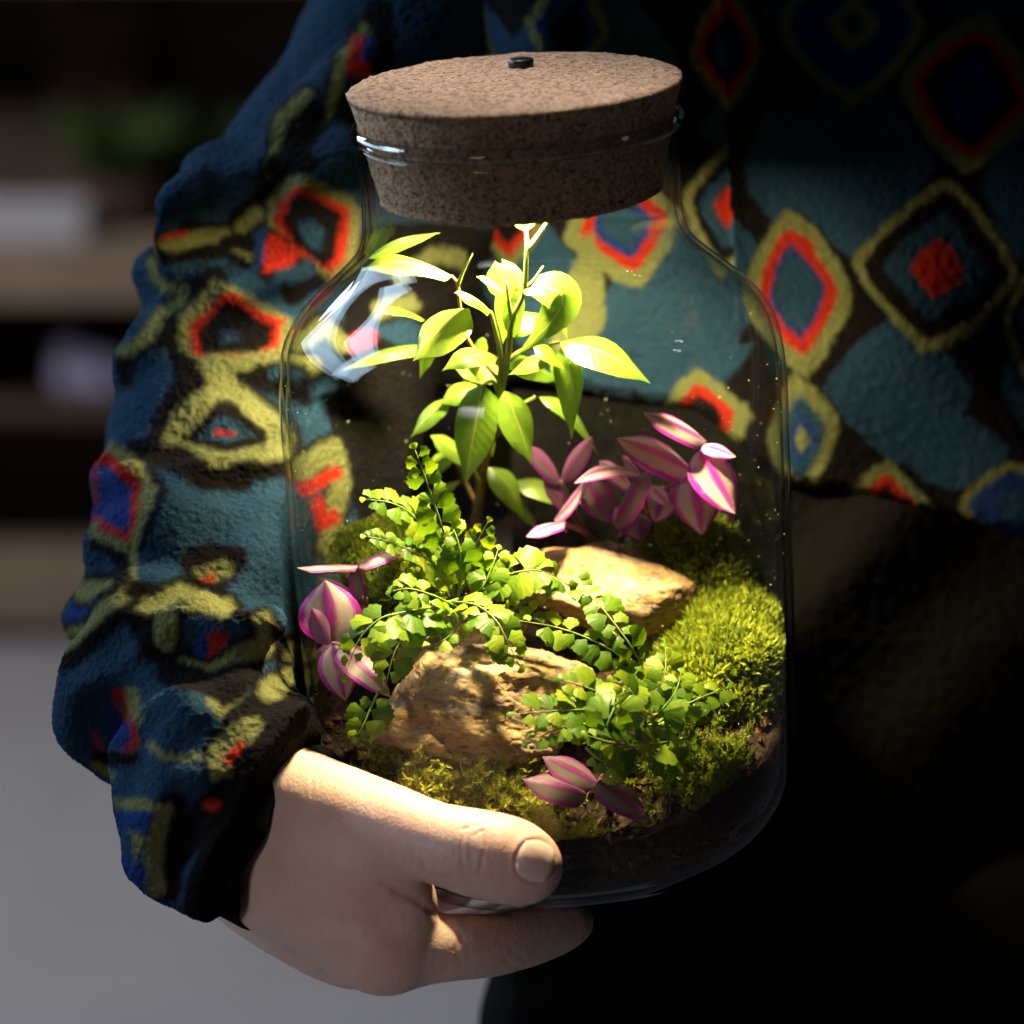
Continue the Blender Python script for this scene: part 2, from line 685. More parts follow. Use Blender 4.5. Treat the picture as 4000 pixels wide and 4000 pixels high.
def mat_tradescantia(name, dark=0.0, silver=1.0):
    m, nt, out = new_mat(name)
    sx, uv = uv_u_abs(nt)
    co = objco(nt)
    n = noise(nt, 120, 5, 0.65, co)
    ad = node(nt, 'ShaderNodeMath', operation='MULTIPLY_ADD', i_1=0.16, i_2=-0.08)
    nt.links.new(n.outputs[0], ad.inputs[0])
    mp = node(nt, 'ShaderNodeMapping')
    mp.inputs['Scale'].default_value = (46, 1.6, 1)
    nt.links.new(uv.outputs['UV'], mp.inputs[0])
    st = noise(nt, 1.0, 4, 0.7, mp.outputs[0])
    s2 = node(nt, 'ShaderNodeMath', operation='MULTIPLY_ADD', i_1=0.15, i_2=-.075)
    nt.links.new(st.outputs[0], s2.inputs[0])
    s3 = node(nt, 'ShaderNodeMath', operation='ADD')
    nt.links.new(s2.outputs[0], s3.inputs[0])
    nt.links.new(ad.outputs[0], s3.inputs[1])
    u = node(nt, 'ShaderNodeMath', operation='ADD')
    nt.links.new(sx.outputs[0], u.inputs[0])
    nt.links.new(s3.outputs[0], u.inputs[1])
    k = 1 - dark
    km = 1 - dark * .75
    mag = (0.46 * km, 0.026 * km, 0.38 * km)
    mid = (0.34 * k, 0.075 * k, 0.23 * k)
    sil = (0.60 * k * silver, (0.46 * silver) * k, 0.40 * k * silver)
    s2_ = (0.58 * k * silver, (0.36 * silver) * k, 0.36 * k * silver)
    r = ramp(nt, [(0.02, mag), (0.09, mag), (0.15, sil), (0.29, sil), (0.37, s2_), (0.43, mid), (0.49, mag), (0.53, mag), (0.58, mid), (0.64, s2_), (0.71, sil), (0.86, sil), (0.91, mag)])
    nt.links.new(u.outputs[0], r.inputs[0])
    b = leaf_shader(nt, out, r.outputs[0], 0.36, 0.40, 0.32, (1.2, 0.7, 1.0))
    bump(nt, st.outputs[0], 0.3, 0.0006, b)
    return m


def mat_rock():
    m, nt, out = new_mat('rock')
    b = principled(nt, out, 0.85, 0.25)
    co = objco(nt)
    mp = node(nt, 'ShaderNodeMapping')
    mp.inputs['Scale'].default_value = (1, 1, 2.6)
    mp.inputs['Rotation'].default_value = (0.3, 0.35, 0)
    nt.links.new(co, mp.inputs[0])
    n1 = noise(nt, 42, 7, 0.62, mp.outputs[0], 0.6)
    r = ramp(nt, [(0.26, (0.09, 0.058, 0.04)), (0.42, (0.23, 0.165, 0.12)), (0.50, (0.37, 0.22, 0.09)), (0.58, (0.41, 0.27, 0.13)), (0.72, (0.36, 0.29, 0.23))])
    nt.links.new(n1.outputs[0], r.inputs[0])
    n2 = noise(nt, 260, 6, 0.65, mp.outputs[0])
    r2 = ramp(nt, [(0.30, (0.35, 0.30, 0.25)), (0.5, (1, 1, 1)), (1, (1.1, 1.1, 1.1))])
    nt.links.new(n2.outputs[0], r2.inputs[0])
    mul = node(nt, 'ShaderNodeMix', data_type='RGBA', blend_type='MULTIPLY')
    mul.inputs[0].default_value = 1
    nt.links.new(r.outputs[0], mul.inputs[6])
    nt.links.new(r2.outputs[0], mul.inputs[7])
    nt.links.new(mul.outputs[2], b.inputs['Base Color'])
    b1 = bump(nt, n1.outputs[0], 0.3, 0.003, None)
    bump(nt, n2.outputs[0], 0.5, 0.0010, b, b1)
    return m


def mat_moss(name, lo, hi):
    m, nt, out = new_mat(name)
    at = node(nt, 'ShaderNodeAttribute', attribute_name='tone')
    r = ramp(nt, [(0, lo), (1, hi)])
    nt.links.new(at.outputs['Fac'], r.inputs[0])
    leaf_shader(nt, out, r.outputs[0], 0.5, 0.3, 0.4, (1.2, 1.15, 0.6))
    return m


def mat_fleece(name, plain=None):
    m, nt, out = new_mat(name)
    b = principled(nt, out, 0.95, 0.03)
    b.inputs['Sheen Weight'].default_value = 0.0
    b.inputs['Sheen Roughness'].default_value = 0.5
    co = objco(nt)
    n = noise(nt, 900, 3, 0.6, co, 0.4)
    v = node(nt, 'ShaderNodeTexVoronoi')
    v.inputs['Scale'].default_value = 560
    v.feature = 'SMOOTH_F1'
    nt.links.new(co, v.inputs['Vector'])
    rv = ramp(nt, [(0.25, (0.72, 0.72, 0.72)), (0.7, (1.2, 1.2, 1.2))])
    nt.links.new(n.outputs[0], rv.inputs[0])
    mul = node(nt, 'ShaderNodeMix', data_type='RGBA', blend_type='MULTIPLY')
    mul.inputs[0].default_value = 1
    if plain:
        mul.inputs[6].default_value = (*plain, 1)
    else:
        at = node(nt, 'ShaderNodeAttribute', attribute_name='print')
        nt.links.new(at.outputs['Color'], mul.inputs[6])
    nt.links.new(rv.outputs[0], mul.inputs[7])
    nt.links.new(mul.outputs[2], b.inputs['Base Color'])
    b1 = bump(nt, v.outputs['Distance'], -1.0, 0.0028, None)
    bump(nt, n.outputs[0], 0.6, 0.0012, b, b1)
    return m


def mat_skin():
    m, nt, out = new_mat('skin')
    b = principled(nt, out, 0.46, 0.35)
    at = node(nt, 'ShaderNodeAttribute', attribute_name='flush')
    co = objco(nt)
    n = noise(nt, 90, 5, 0.6, co)
    nr = ramp(nt, [(0.3, (0.93, 0.9, 0.9)), (0.7, (1.06, 1.05, 1.04))])
    nt.links.new(n.outputs[0], nr.inputs[0])
    mul = node(nt, 'ShaderNodeMix', data_type='RGBA', blend_type='MULTIPLY')
    mul.inputs[0].default_value = 1
    nt.links.new(at.outputs['Color'], mul.inputs[6])
    nt.links.new(nr.outputs[0], mul.inputs[7])
    nt.links.new(mul.outputs[2], b.inputs['Base Color'])
    b.inputs['Subsurface Weight'].default_value = 0.25
    b.inputs['Subsurface Radius'].default_value = (1.0, 0.35, 0.2)
    b.inputs['Subsurface Scale'].default_value = 0.004
    mp = node(nt, 'ShaderNodeMapping')
    mp.inputs['Scale'].default_value = (1, 1, 1)
    nt.links.new(co, mp.inputs[0])
    v = node(nt, 'ShaderNodeTexVoronoi')
    v.inputs['Scale'].default_value = 1100
    nt.links.new(mp.outputs[0], v.inputs['Vector'])
    n2 = noise(nt, 600, 4, 0.6, co)
    b1 = bump(nt, v.outputs['Distance'], 0.22, 0.0004, None)
    bump(nt, n2.outputs[0], 0.25, 0.0005, b, b1)
    return m


M_CORK = mat_cork()
M_GLASS = mat_glass()


def mat_rim():
    m, nt, out = new_mat('rim_glass')
    tr = node(nt, 'ShaderNodeBsdfTransparent')
    lw = node(nt, 'ShaderNodeLayerWeight')
    lw.inputs['Blend'].default_value = 0.5
    dk = ramp(nt, [(0.15, (.95, .96, .95)), (0.55, (.70, .74, .72)), (0.9, (.30, .34, .32))])
    nt.links.new(lw.outputs['Facing'], dk.inputs[0])
    nt.links.new(dk.outputs[0], tr.inputs[0])
    gl = node(nt, 'ShaderNodeBsdfGlossy')
    gl.inputs['Roughness'].default_value = 0.02
    pw = node(nt, 'ShaderNodeMath', operation='POWER', i_1=3.0)
    nt.links.new(lw.outputs['Facing'], pw.inputs[0])
    sc = node(nt, 'ShaderNodeMath', operation='MULTIPLY_ADD', i_1=0.8, i_2=0.08)
    nt.links.new(pw.outputs[0], sc.inputs[0])
    mx = node(nt, 'ShaderNodeMixShader')
    nt.links.new(sc.outputs[0], mx.inputs[0])
    nt.links.new(tr.outputs[0], mx.inputs[1])
    nt.links.new(gl.outputs[0], mx.inputs[2])
    nt.links.new(mx.outputs[0], out.inputs[0])
    return m


M_RIM = mat_rim()
M_FICUS = mat_ficus()
M_FERN = mat_fern()
M_TRAD = mat_tradescantia('striped_leaf')
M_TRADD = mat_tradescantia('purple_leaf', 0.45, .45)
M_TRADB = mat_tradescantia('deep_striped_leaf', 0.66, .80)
M_ROCK = mat_rock()
M_FLEECE = mat_fleece('fleece_print')
M_BLACKF = mat_fleece('black_fleece', (0.0045, 0.0040, 0.0041))
M_SKIN = mat_skin()
M_BLACKP = mat_plain('black_plastic', (0.012, 0.012, 0.014), 0.35, 0.5, 200, 0.15)
M_SOIL = mat_plain('soil', (0.030, 0.017, 0.010), 0.95, 0.15, 420, 0.75, 0.9, 0.003)
M_CRUMB = mat_plain('soil_crumb', (0.085, 0.042, 0.022), 0.9, 0.2, 300, 0.6, 0.5, 0.001)
M_BARK = mat_plain('bark', (0.15, 0.058, 0.028), 0.85, 0.25, 160, 0.7, 0.9, 0.003)
M_STEM = mat_plain('green_stem', (0.17, 0.20, 0.035), 0.5, 0.3, 200, 0.3, 0.2, 0.0005)
M_TWIG = mat_plain('brown_stem', (0.16, 0.10, 0.035), 0.65, 0.3, 260, 0.5, 0.6, 0.0008)
M_ORANGE = mat_plain('orange_stem', (0.32, 0.14, 0.03), 0.5, 0.3, 200, 0.3)
M_FRACHIS = mat_plain('fern_stalk', (0.13, 0.22, 0.03), 0.5, 0.3, 200, 0.3)
M_PSTEM = mat_plain('purple_stem', (0.22, 0.07, 0.11), 0.45, 0.4, 200, 0.3)
M_MOSS1 = mat_moss('bright_moss', (0.06, 0.12, 0.006), (0.46, 0.52, 0.06))
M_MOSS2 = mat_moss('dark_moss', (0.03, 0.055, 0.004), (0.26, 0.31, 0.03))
M_MOSS3 = mat_moss('feather_moss', (0.06, 0.075, 0.006), (0.46, 0.46, 0.05))
M_MOSSB = mat_plain('moss_base', (0.025, 0.035, 0.006), 0.95, 0.1, 300, 0.5)
M_NAIL = mat_plain('nail', (0.86, 0.58, 0.52), 0.22, 0.5, 300, 0.04)
M_NAILTIP = mat_plain('nail_tip', (0.62, 0.50, 0.40), 0.35, 0.5, 300, 0.05)

# ================================================================== SETTING
def box(c, s, name, mat, parent=None, smooth=False):
    x, y, z = (k / 2 for k in s)
    V = np.array([(a * x, b * y, d * z) for a in (-1, 1) for b in (-1, 1) for d in (-1, 1)]) + np.array(c)
    F = [(0, 1, 3, 2), (4, 6, 7, 5), (0, 4, 5, 1), (2, 3, 7, 6), (0, 2, 6, 4), (1, 5, 7, 3)]
    if parent is None:
        return link(name, mesh_np(name, V, F, mat, smooth))
    return part(name, V, F, mat, parent, smooth)


M_FLOOR = mat_plain('floor_paint', (0.295, 0.28, 0.278), 0.5, 0.3, 6, 0.06)
M_WALL = mat_plain('brown_wall', (0.045, 0.03, 0.02), 0.9, 0.2, 3, 0.3)
M_BOARD = mat_plain('shelf_board', (0.23, 0.165, 0.11), 0.6, 0.3, 12, 0.2)
M_UNIT = mat_plain('shelf_side', (0.085, 0.056, 0.038), 0.7, 0.2, 10, 0.2)
M_WHITE = mat_plain('white_card', (0.42, 0.40, 0.40), 0.7, 0.2, 20, 0.05)
M_LILAC = mat_plain('lilac_pot', (0.50, 0.46, 0.62), 0.5, 0.3, 20, 0.05)
M_TERRA = mat_plain('terracotta', (0.06, 0.03, 0.022), 0.8, 0.2, 30, 0.2)
M_BGLEAF = mat_plain('background_foliage', (0.03, 0.055, 0.008), 0.6, 0.3, 20, 0.5)

fl = link('floor', mesh_np('floor', np.array([(-6, -2, 0), (6, -2, 0), (6, 7, 0), (-6, 7, 0)]), [(0, 1, 2, 3)], M_FLOOR, False))
tag(fl, kind='structure')
wl = box((0, 6.45, 1.5), (12, 0.1, 3.0), 'wall', M_WALL)
tag(wl, kind='structure')


def PD(u, v, y):
    d = ray(u, v)
    s = (y - CAM.y) / d.y
    return CAM + s * d


# shelf unit far behind on the left
YS = 5.45
c0 = PD(700, 2200, YS)
unit = empty('shelf_unit', (c0.x, YS + .2, 0), 'blurred brown wooden shelf unit on the grey floor far behind the sleeve', 'shelf')
xl, xr = PD(-900, 1000, YS).x, PD(2600, 1000, YS).x
zs = [PD(0, 2330, YS).z, PD(0, 1060, YS).z, PD(0, -150, YS).z]
for z, th in zip(zs, (0.10, 0.10, 0.06)):
    box(((xl + xr) / 2, YS + .2, z), (xr - xl, 0.42, th), 'shelf_board', M_BOARD, unit)
box(((xl + xr) / 2, YS + .43, 0.95), (xr - xl, 0.02, 1.9), 'back_panel', M_UNIT, unit)
for x in (xl, xr):
    box((x, YS + .2, 0.95), (0.04, 0.44, 1.9), 'side_panel', M_UNIT, unit)


def pot_plant(u, y, zb, h, rad, nleaf, label, mpot, mleaf, seed):
    x = PD(u, 1000, y).x
    t = empty('potted_plant', (x, y, zb), label, 'potted plant', 'potted plants on the shelves behind')
    fr = lambda a, b, c: Vector((x + a, y + b, zb + c))
    V, F = lathe([(0.001, 0.0), (rad * .75, 0.0), (rad, h * .4), (rad * .9, h * .4), (rad * .85, h * .36), (.001, h * .36)], 20, fr)
    part('pot', V, F, mpot, t)
    rr = random.Random(seed)
    for i in range(nleaf):
        a = rr.uniform(0, 6.28)
        b = rr.uniform(.3, 1.0)
        base = Vector((x, y, zb + h * .36))
        tip = base + Vector((math.cos(a) * rad * 2.0 * b, math.sin(a) * rad * 2.0 * b, h * rr.uniform(.2, .75)))
        Vl, Fl, uv = leaf_geo(base, tip, rad * .7, Vector((0, -.5, .8)), .2, .1, 4, 4)
        part('leaf', Vl, Fl, mleaf, t, uv=uv)


FICUS_W = ([0, .04, .12, .25, .4, .55, .7, .8, .88, .94, 1.0], [.03, .30, .66, .93, 1.0, .95, .74, .48, .24, .10, .0])
TRAD_W = ([0, .05, .15, .3, .45, .6, .75, .87, .95, 1.0], [.28, .55, .83, .99, 1.0, .90, .68, .40, .17, .0])


def leaf_geo(base, tip, width, nrm, bend, cup, nl=14, nw=7, prof=FICUS_W, twist=0.0, ctrl=None, wav=0.0, tw_tip=0.0):
    base, tip, nrm = Vector(base), Vector(tip), Vector(nrm).normalized()
    L = (tip - base).length
    mid = (base + tip) / 2 + nrm * (bend * L) if ctrl is None else Vector(ctrl)
    V, uv = [], []
    for i in range(nl):
        t = i / (nl - 1)
        c = (1 - t) ** 2 * base + 2 * t * (1 - t) * mid + t * t * tip
        tg = (2 * (1 - t) * (mid - base) + 2 * t * (tip - mid)).normalized()
        n = (nrm - nrm.dot(tg) * tg)
        if n.length < 1e-4:
            n = Vector((0, 0, 1))
        n.normalize()
        a = twist + tw_tip * t
        s = tg.cross(n).normalized()
        s, n = math.cos(a) * s + math.sin(a) * n, math.cos(a) * n - math.sin(a) * s
        wdt = float(np.interp(t, prof[0], prof[1])) * width / 2
        for j in range(nw):
            q = j / (nw - 1) * 2 - 1
            h = -cup * width * (abs(q) ** 1.4) + wav * width * math.sin(t * 9 + q * 2) * abs(q)
            V.append(c + s * (q * wdt) + n * (h * min(1, wdt / (width * .3 + 1e-9))))
            uv.append((j / (nw - 1), t))
    F = [(i * nw + j, i * nw + j + 1, (i + 1) * nw + j + 1, (i + 1) * nw + j) for i in range(nl - 1) for j in range(nw - 1)]
    return np.array([npv(p) for p in V]), np.array(F), np.array(uv)


zb = zs[1] + 0.05
pot_plant(480, YS + .15, zb, .20, .07, 22, 'blurred green plant in a dark pot on the upper shelf beside the sleeve', M_TERRA, M_BGLEAF, 3)
pot_plant(980, YS + .18, zb, .22, .07, 18, 'blurred dark green plant in a pot on the upper shelf, mostly behind the shoulder', M_TERRA, M_BGLEAF, 5)
x0 = PD(130, 800, YS).x
crate = empty('planter_box', (PD(300, 300, YS).x, YS + .25, zb + .19), 'blurred reddish brown box on top of the wooden tray at upper left', 'box')
box((PD(300, 300, YS).x, YS + .3, zb + .27), (.16, .12, .15), 'box_body', M_TERRA, crate)
box((PD(300, 300, YS).x, YS + .3, zb + .355), (.17, .13, .02), 'box_lid', M_UNIT, crate)
tray = empty('storage_box', (PD(-300, 300, YS).x, YS + .2, zb), 'blurred dark wooden box on the upper shelf under the reddish box', 'box')
box((PD(-100, 300, YS).x, YS + .33, zb + .095), (.55, .16, .18), 'box_body', M_UNIT, tray)
box((PD(-100, 300, YS).x, YS + .33, zb + .191), (.57, .17, .012), 'box_lid', M_TERRA, tray)
wb = empty('white_box', (x0, YS + .05, zb), 'blurred flat white box lying on the edge of the wooden shelf', 'box')
box((x0 - .02, YS + .07, zb + .022), (.20, .16, .044), 'box_body', M_WHITE, wb)
box((x0 - .02, YS + .07, zb + .048), (.205, .165, .008), 'box_lid', M_WHITE, wb)
for u, hh, lab in ((275, .10, 'blurred pale lilac jug under the wooden shelf, left and larger of two'), (400, .075, 'blurred pale lilac cup under the wooden shelf, right and smaller of two')):
    p = PD(u, 1560, YS + .1)
    pj = empty('jug', (p.x, YS + .1, p.z), lab, 'jug', 'pale jugs under the shelf')
    fr = lambda a, b, c, p=p: Vector((p.x + a, YS + .1 + b, p.z + c))
    V, F = lathe([(.001, 0), (.022, 0), (.03, hh * .45), (.022, hh * .8), (.026, hh), (.022, hh), (.019, hh * .8), (.001, hh * .2)], 20, fr)
    part('jug_body', V, F, M_LILAC, pj)
    hp = [fr(.026, 0, hh * .85), fr(.042, 0, hh * .75), fr(.042, 0, hh * .5), fr(.029, 0, hh * .4)]
    V, F = tube(hp, .004, 6)
    part('handle', V, F, M_LILAC, pj)
    lowz = p.z - .006
# the board those jugs stand on
box(((xl + xr) / 2, YS + .22, lowz - .004), (xr - xl, 0.38, .018), 'shelf_board', M_UNIT, unit)

# ================================================================== JAR
jar = empty('glass_jar', B, 'clear glass jar with rounded shoulders and a neck, held in the hand', 'jar')
tk = 0.0022


def arc(cx, cz, r, a0, a1, n):
    return [(cx + r * math.cos(math.radians(a0 + (a1 - a0) * i / n)), cz + r * math.sin(math.radians(a0 + (a1 - a0) * i / n))) for i in range(n + 1)]


def ell(cx, cz, rx, rz, a0, a1, n):
    return [(cx + rx * math.cos(math.radians(a0 + (a1 - a0) * i / n)), cz + rz * math.sin(math.radians(a0 + (a1 - a0) * i / n))) for i in range(n + 1)]


NR = 0.0525
outer = [(0.0005, 0.003), (.042, .002), (.056, .0002)] + ell(.0596, .030, .024, .030, -90, 0, 12)
body = [(.0837, .036), (.0842, .08), (.0848, .120), (.0850, .150), (.0848, .165), (.0838, .177), (.0806, .1858), (.0758, .1918),
        (.0695, .1978), (.0632, .2032), (.0578, .2082), (.0543, .2130), (.0528, .2190), (NR, .228), (NR, H - .0035)]
bp = np.array(spline([(r_, z_, 0) for r_, z_ in body], 110))
for _ in range(30):
    bp[1:-1] = .5 * bp[1:-1] + .25 * (bp[:-2] + bp[2:])
outer += [tuple(p) for p in bp]
outer = [(p[0], p[1]) for p in outer]
inner = [(max(r - tk, .0004), z) for (r, z) in outer]
inner = [(.0004, .0052), (.045, .0045), (.060, .003)] + [(max(r - tk, .0004), z + (.0022 if z < .03 else 0)) for (r, z) in outer[3:]]
V, F = lathe(outer + inner[::-1], 128)
part('jar_body', V, F[:, ::-1], M_GLASS, jar)
rim = arc(NR - .0002, H - .001, .0026, 0, 330, 14)
V, F = lathe(rim, 128, closed=True)
part('rim', V, F[:, ::-1], M_RIM, jar)

# ================================================================== CORK LID
lid = empty('cork_lid', J(0, 0, H), 'round tapered cork stopper with a small black switch, on the jar', 'lid')
CT, CBt = H + .0128, H - .0245
rt, rb = .0548, .0462
prof = [(.0005, CT)] + [(rt * k / 10, CT) for k in range(1, 10)] + [(rt - .0012, CT), (rt - .0003, CT - .0004), (rt - .0004, CT - .0016)]
for k in range(1, 24):
    f = k / 24
    prof.append((rt + (rb - rt) * f - .0004, CT + (CBt - CT) * f))
prof += [(rb + .0002, CBt + .0010), (rb - .0008, CBt)] + [(rb * k / 6, CBt) for k in (5, 4, 3, 2, 1)] + [(.0005, CBt)]
V, F = lathe(prof, 220)
Nn = vnormals(V, F)
q = fbm(V, 800, 3, 5)
V = V - Nn * (np.clip(-q - .12, 0, 1) * .0012)[:, None] + Nn * (vnoise(V, 200, 9) * .00025)[:, None]
part('cork_stopper', V, F[:, ::-1], M_CORK, lid)
ub = MJI @ PJ(2038, 262, 0)
# switch: hits the lid plane at that pixel
dd = ray(2036, 262)
s_ = (B + AX * CT - CAM).dot(AX) / dd.dot(AX)
sw = MJI @ (CAM + s_ * dd)
fr = lambda a, b, c: J(sw.x + a, sw.y + b, CT + c)
V, F = lathe([(.0003, .0030), (.0033, .0030), (.0040, .0027), (.0043, .0021), (.0043, .0), (.0043, -.001)], 28, fr)
part('switch_button', V, F[:, ::-1], M_BLACKP, lid)
# lamp in the underside
m, nt, out = new_mat('lamp_lens')
em = node(nt, 'ShaderNodeEmission')
em.inputs[0].default_value = (1, .82, .52, 1)
em.inputs[1].default_value = 25
nt.links.new(em.outputs[0], out.inputs[0])
M_LENS = m
V, F = lathe([(.0003, CBt - .0012), (.009, CBt - .0012), (.011, CBt - .0006), (.011, CBt + .001)], 28)
part('lamp_lens', V, F, M_LENS, lid)
LED = area('lid_lamp', J(0, 0, CBt - .0022), J(0, 0, 0), .022, 2.55, (1.0, .83, .45), 'DISK')
LED.data.spread = math.radians(168)

# ================================================================== SOIL, STONES, MOSS
def build_soil():
    n, m = 120, 46
    V, F = [], []
    r0 = .0836 - tk - .0001
    for k in range(m + 1):
        r = r0 * k / m
        for i in range(n):
            a = 2 * math.pi * i / n
            V.append((r * math.cos(a), r * math.sin(a)))
    V = np.array(V)
    z = soil(V[:, 0], V[:, 1])
    Q = np.column_stack([V, z])
    Q[:, 2] += fbm(Q, 160, 4, 3, .6) * .004
    side = []
    for zz, rr in ((.028, r0 - .0002), (.020, r0 - .0018), (.012, r0 - .0056), (.0080, r0 - .0105)):
        for i in range(n):
            a = 2 * math.pi * i / n
            side.append((rr * math.cos(a), rr * math.sin(a), zz))
    Q = np.concatenate([Q, np.array(side), [[0, 0, .0074]]])
    tot = m + 5
    for k in range(tot - 1):
        for i in range(n):
            j = (i + 1) % n
            F.append((k * n + i, k * n + j, (k + 1) * n + j, (k + 1) * n + i))
    F = np.array(F)
    c = len(Q) - 1
    W = Bn + Q[:, :1] * XJn + Q[:, 1:2] * YJn + Q[:, 2:3] * AXn
    Fl = [tuple(f[::-1]) for f in F] + [((tot - 1) * n + i, (tot - 1) * n + (i + 1) % n, c) for i in range(n)]
    o = link('soil', mesh_np('soil', W, Fl, M_SOIL))
    tag(o, 'dark brown soil filling the bottom of the glass jar', 'soil', kind='stuff')


build_soil()


def crumbs(name, n, mat, label, smin_, smax, seed, front=False):
    r = np.random.default_rng(seed)
    V, F = [], []
    for i in range(n):
        a = r.uniform(0, 6.283)
        if front:
            a = r.uniform(math.radians(190), math.radians(350))
            rad = R - tk - .0032 - abs(r.normal(0, .0006))
            x, y = rad * math.cos(a), rad * math.sin(a)
            z = r.uniform(.020, max(.024, soil(x, y)))
        else:
            rad = (R - .006) * math.sqrt(r.uniform(0, 1))
            x, y = rad * math.cos(a), rad * math.sin(a)
            z = soil(x, y) + .001
        s = r.uniform(smin_, smax)
        d = r.normal(size=(6, 3))
        base = np.array([(1, 0, 0), (-1, 0, 0), (0, 1, 0), (0, -1, 0), (0, 0, 1), (0, 0, -1)]) * s * r.uniform(.5, 1.3, 3)
        base = base + d * s * .18
        k = len(V)
        c = npv(J(x, y, z))
        V.extend(base + c)
        for f in ((0, 2, 4), (2, 1, 4), (1, 3, 4), (3, 0, 4), (2, 0, 5), (1, 2, 5), (3, 1, 5), (0, 3, 5)):
            F.append(tuple(k + q for q in f))
    o = link(name, mesh_np(name, V, F, mat, False))
    tag(o, label, 'soil crumbs', kind='stuff')


crumbs('soil_crumbs', 700, M_CRUMB, 'loose brown crumbs of bark and soil on the ground in the jar', .0006, .0022, 4)
crumbs('drainage_gravel', 420, M_CRUMB, 'dark crumbs pressed against the lower front glass', .0006, .0024, 5, True)


def rock(name, label, pts, cuts, h=0.0010, seed=1, disp=.0026, tilt=(.35, .25)):
    """union of capsules (u, v, yl, r_px), split by planes along its bedding, then weathered"""
    prims = []
    for (a, b) in pts:
        pa, pb = npv(PJ(*a[:3])), npv(PJ(*b[:3]))
        prims.append((pa, pb, a[3] / PXM, b[3] / PXM, .010, 1))
    r = np.random.default_rng(seed)
    ctr = np.mean([p[0] for p in prims] + [p[1] for p in prims], axis=0)
    bed = np.array((tilt[0], -tilt[1], 1.0))
    bed /= np.linalg.norm(bed)

    def post(G, F):
        for (u, v, yl, n) in cuts:
            p = npv(PJ(u, v, yl))
            nn = n[0] * RGTn + n[1] * UPVn - n[2] * FWDn
            nn = nn / np.linalg.norm(nn)
            w_ = .0012 * fbm(G, 130, 2, seed + int(u))
            F = -smin(-F, -((G - p) @ nn + w_), .0012)
        for k in range(16):
            nn = r.normal(size=3)
            nn /= np.linalg.norm(nn)
            nn[1] = -abs(nn[1])
            sup = max(max((p[0] - ctr) @ nn + p[2], (p[1] - ctr) @ nn + p[3]) for p in prims)
            F = -smin(-F, -((G - ctr) @ nn - sup * r.uniform(.64, .90)), .0010)
        q = G - ctr
        zz = q @ bed
        wz = zz * 210 + 1.6 * fbm(G, 55, 3, seed) + .5 * fbm(G, 170, 2, seed + 2)
        st = np.abs(wz - np.floor(wz) - .5) * 2
        lay = _hash(np.floor(wz).astype(np.int64), np.zeros(wz.shape, np.int64), np.zeros(wz.shape, np.int64), seed)
        F = F + disp * .75 * fbm(G, 42, 3, seed, .55) + .0032 * (lay - .5) * np.clip(1.4 - st, 0, 1) + .0010 * np.abs(fbm(G, 120, 2, seed + 5))
        return F
    V, F = sdf_grid(prims, h, post)
    V, F = subdivide(V, F)
    N = vnormals(V, F)
    A = (V - ctr) + np.outer((V - ctr) @ bed, bed) * 1.6
    rg = 1 - np.abs(fbm(A, 150, 4, seed + 9, .6)) * 2.2
    V = V + N * (fbm(A, 240, 3, seed + 9, .65) * .0004 - np.clip(rg, 0, 1) ** 6 * .0005)[:, None]
    me = mesh_np(name, V, F, M_ROCK)
    o = link(name, me)
    tag(o, label, 'rock', 'rocks in the jar')
    return o


rock('rock', 'large tan layered rock in the front of the jar above the thumb',
     [((1640, 2760, -.030, 210), (1900, 2720, -.030, 230)), ((1900, 2720, -.030, 230), (2220, 2700, -.018, 170)),
      ((1560, 2880, -.044, 120), (1800, 2840, -.046, 170)), ((1800, 2880, -.048, 160), (2040, 2950, -.052, 110)), ((1990, 2800, -.035, 180), (2080, 2920, -.046, 120)), ((1500, 2880, -.040, 80), (1620, 2800, -.040, 130))],
     [(1900, 2560, -.02, (.12, 1, .30)), (1560, 2640, -.02, (-.75, .7, .25)), (2250, 2600, -.015, (.45, .9, .2)), (1750, 2760, -.045, (-.30, .35, 1)), (2040, 2840, -.046, (.40, .30, 1)), (2130, 3000, -.048, (.6, -.3, .9)), (1700, 2900, -.052, (-.1, -.25, 1))],
     seed=11)
rock('rock', 'jagged ochre and grey rock at the back between fern and bright moss',
     [((2120, 2230, .030, 110), (2400, 2280, .026, 160)), ((2400, 2290, .024, 160), (2640, 2350, .018, 110)), ((2080, 2330, .012, 100), (2400, 2400, .004, 130)), ((2450, 2400, .0, 110), (2560, 2430, .002, 80)), ((2600, 2330, .012, 90), (2730, 2390, .008, 62)),
      ((2400, 2190, .040, 80), (2620, 2260, .036, 90))],
     [(2250, 2120, .03, (-.15, 1, .3)), (2560, 2200, .03, (.35, .9, .15)), (2480, 2370, -.012, (.15, .25, 1)), (2620, 2420, -.005, (.8, .1, .7)), (2320, 2260, .0, (-.1, .8, .7))],
     seed=23, disp=.003)


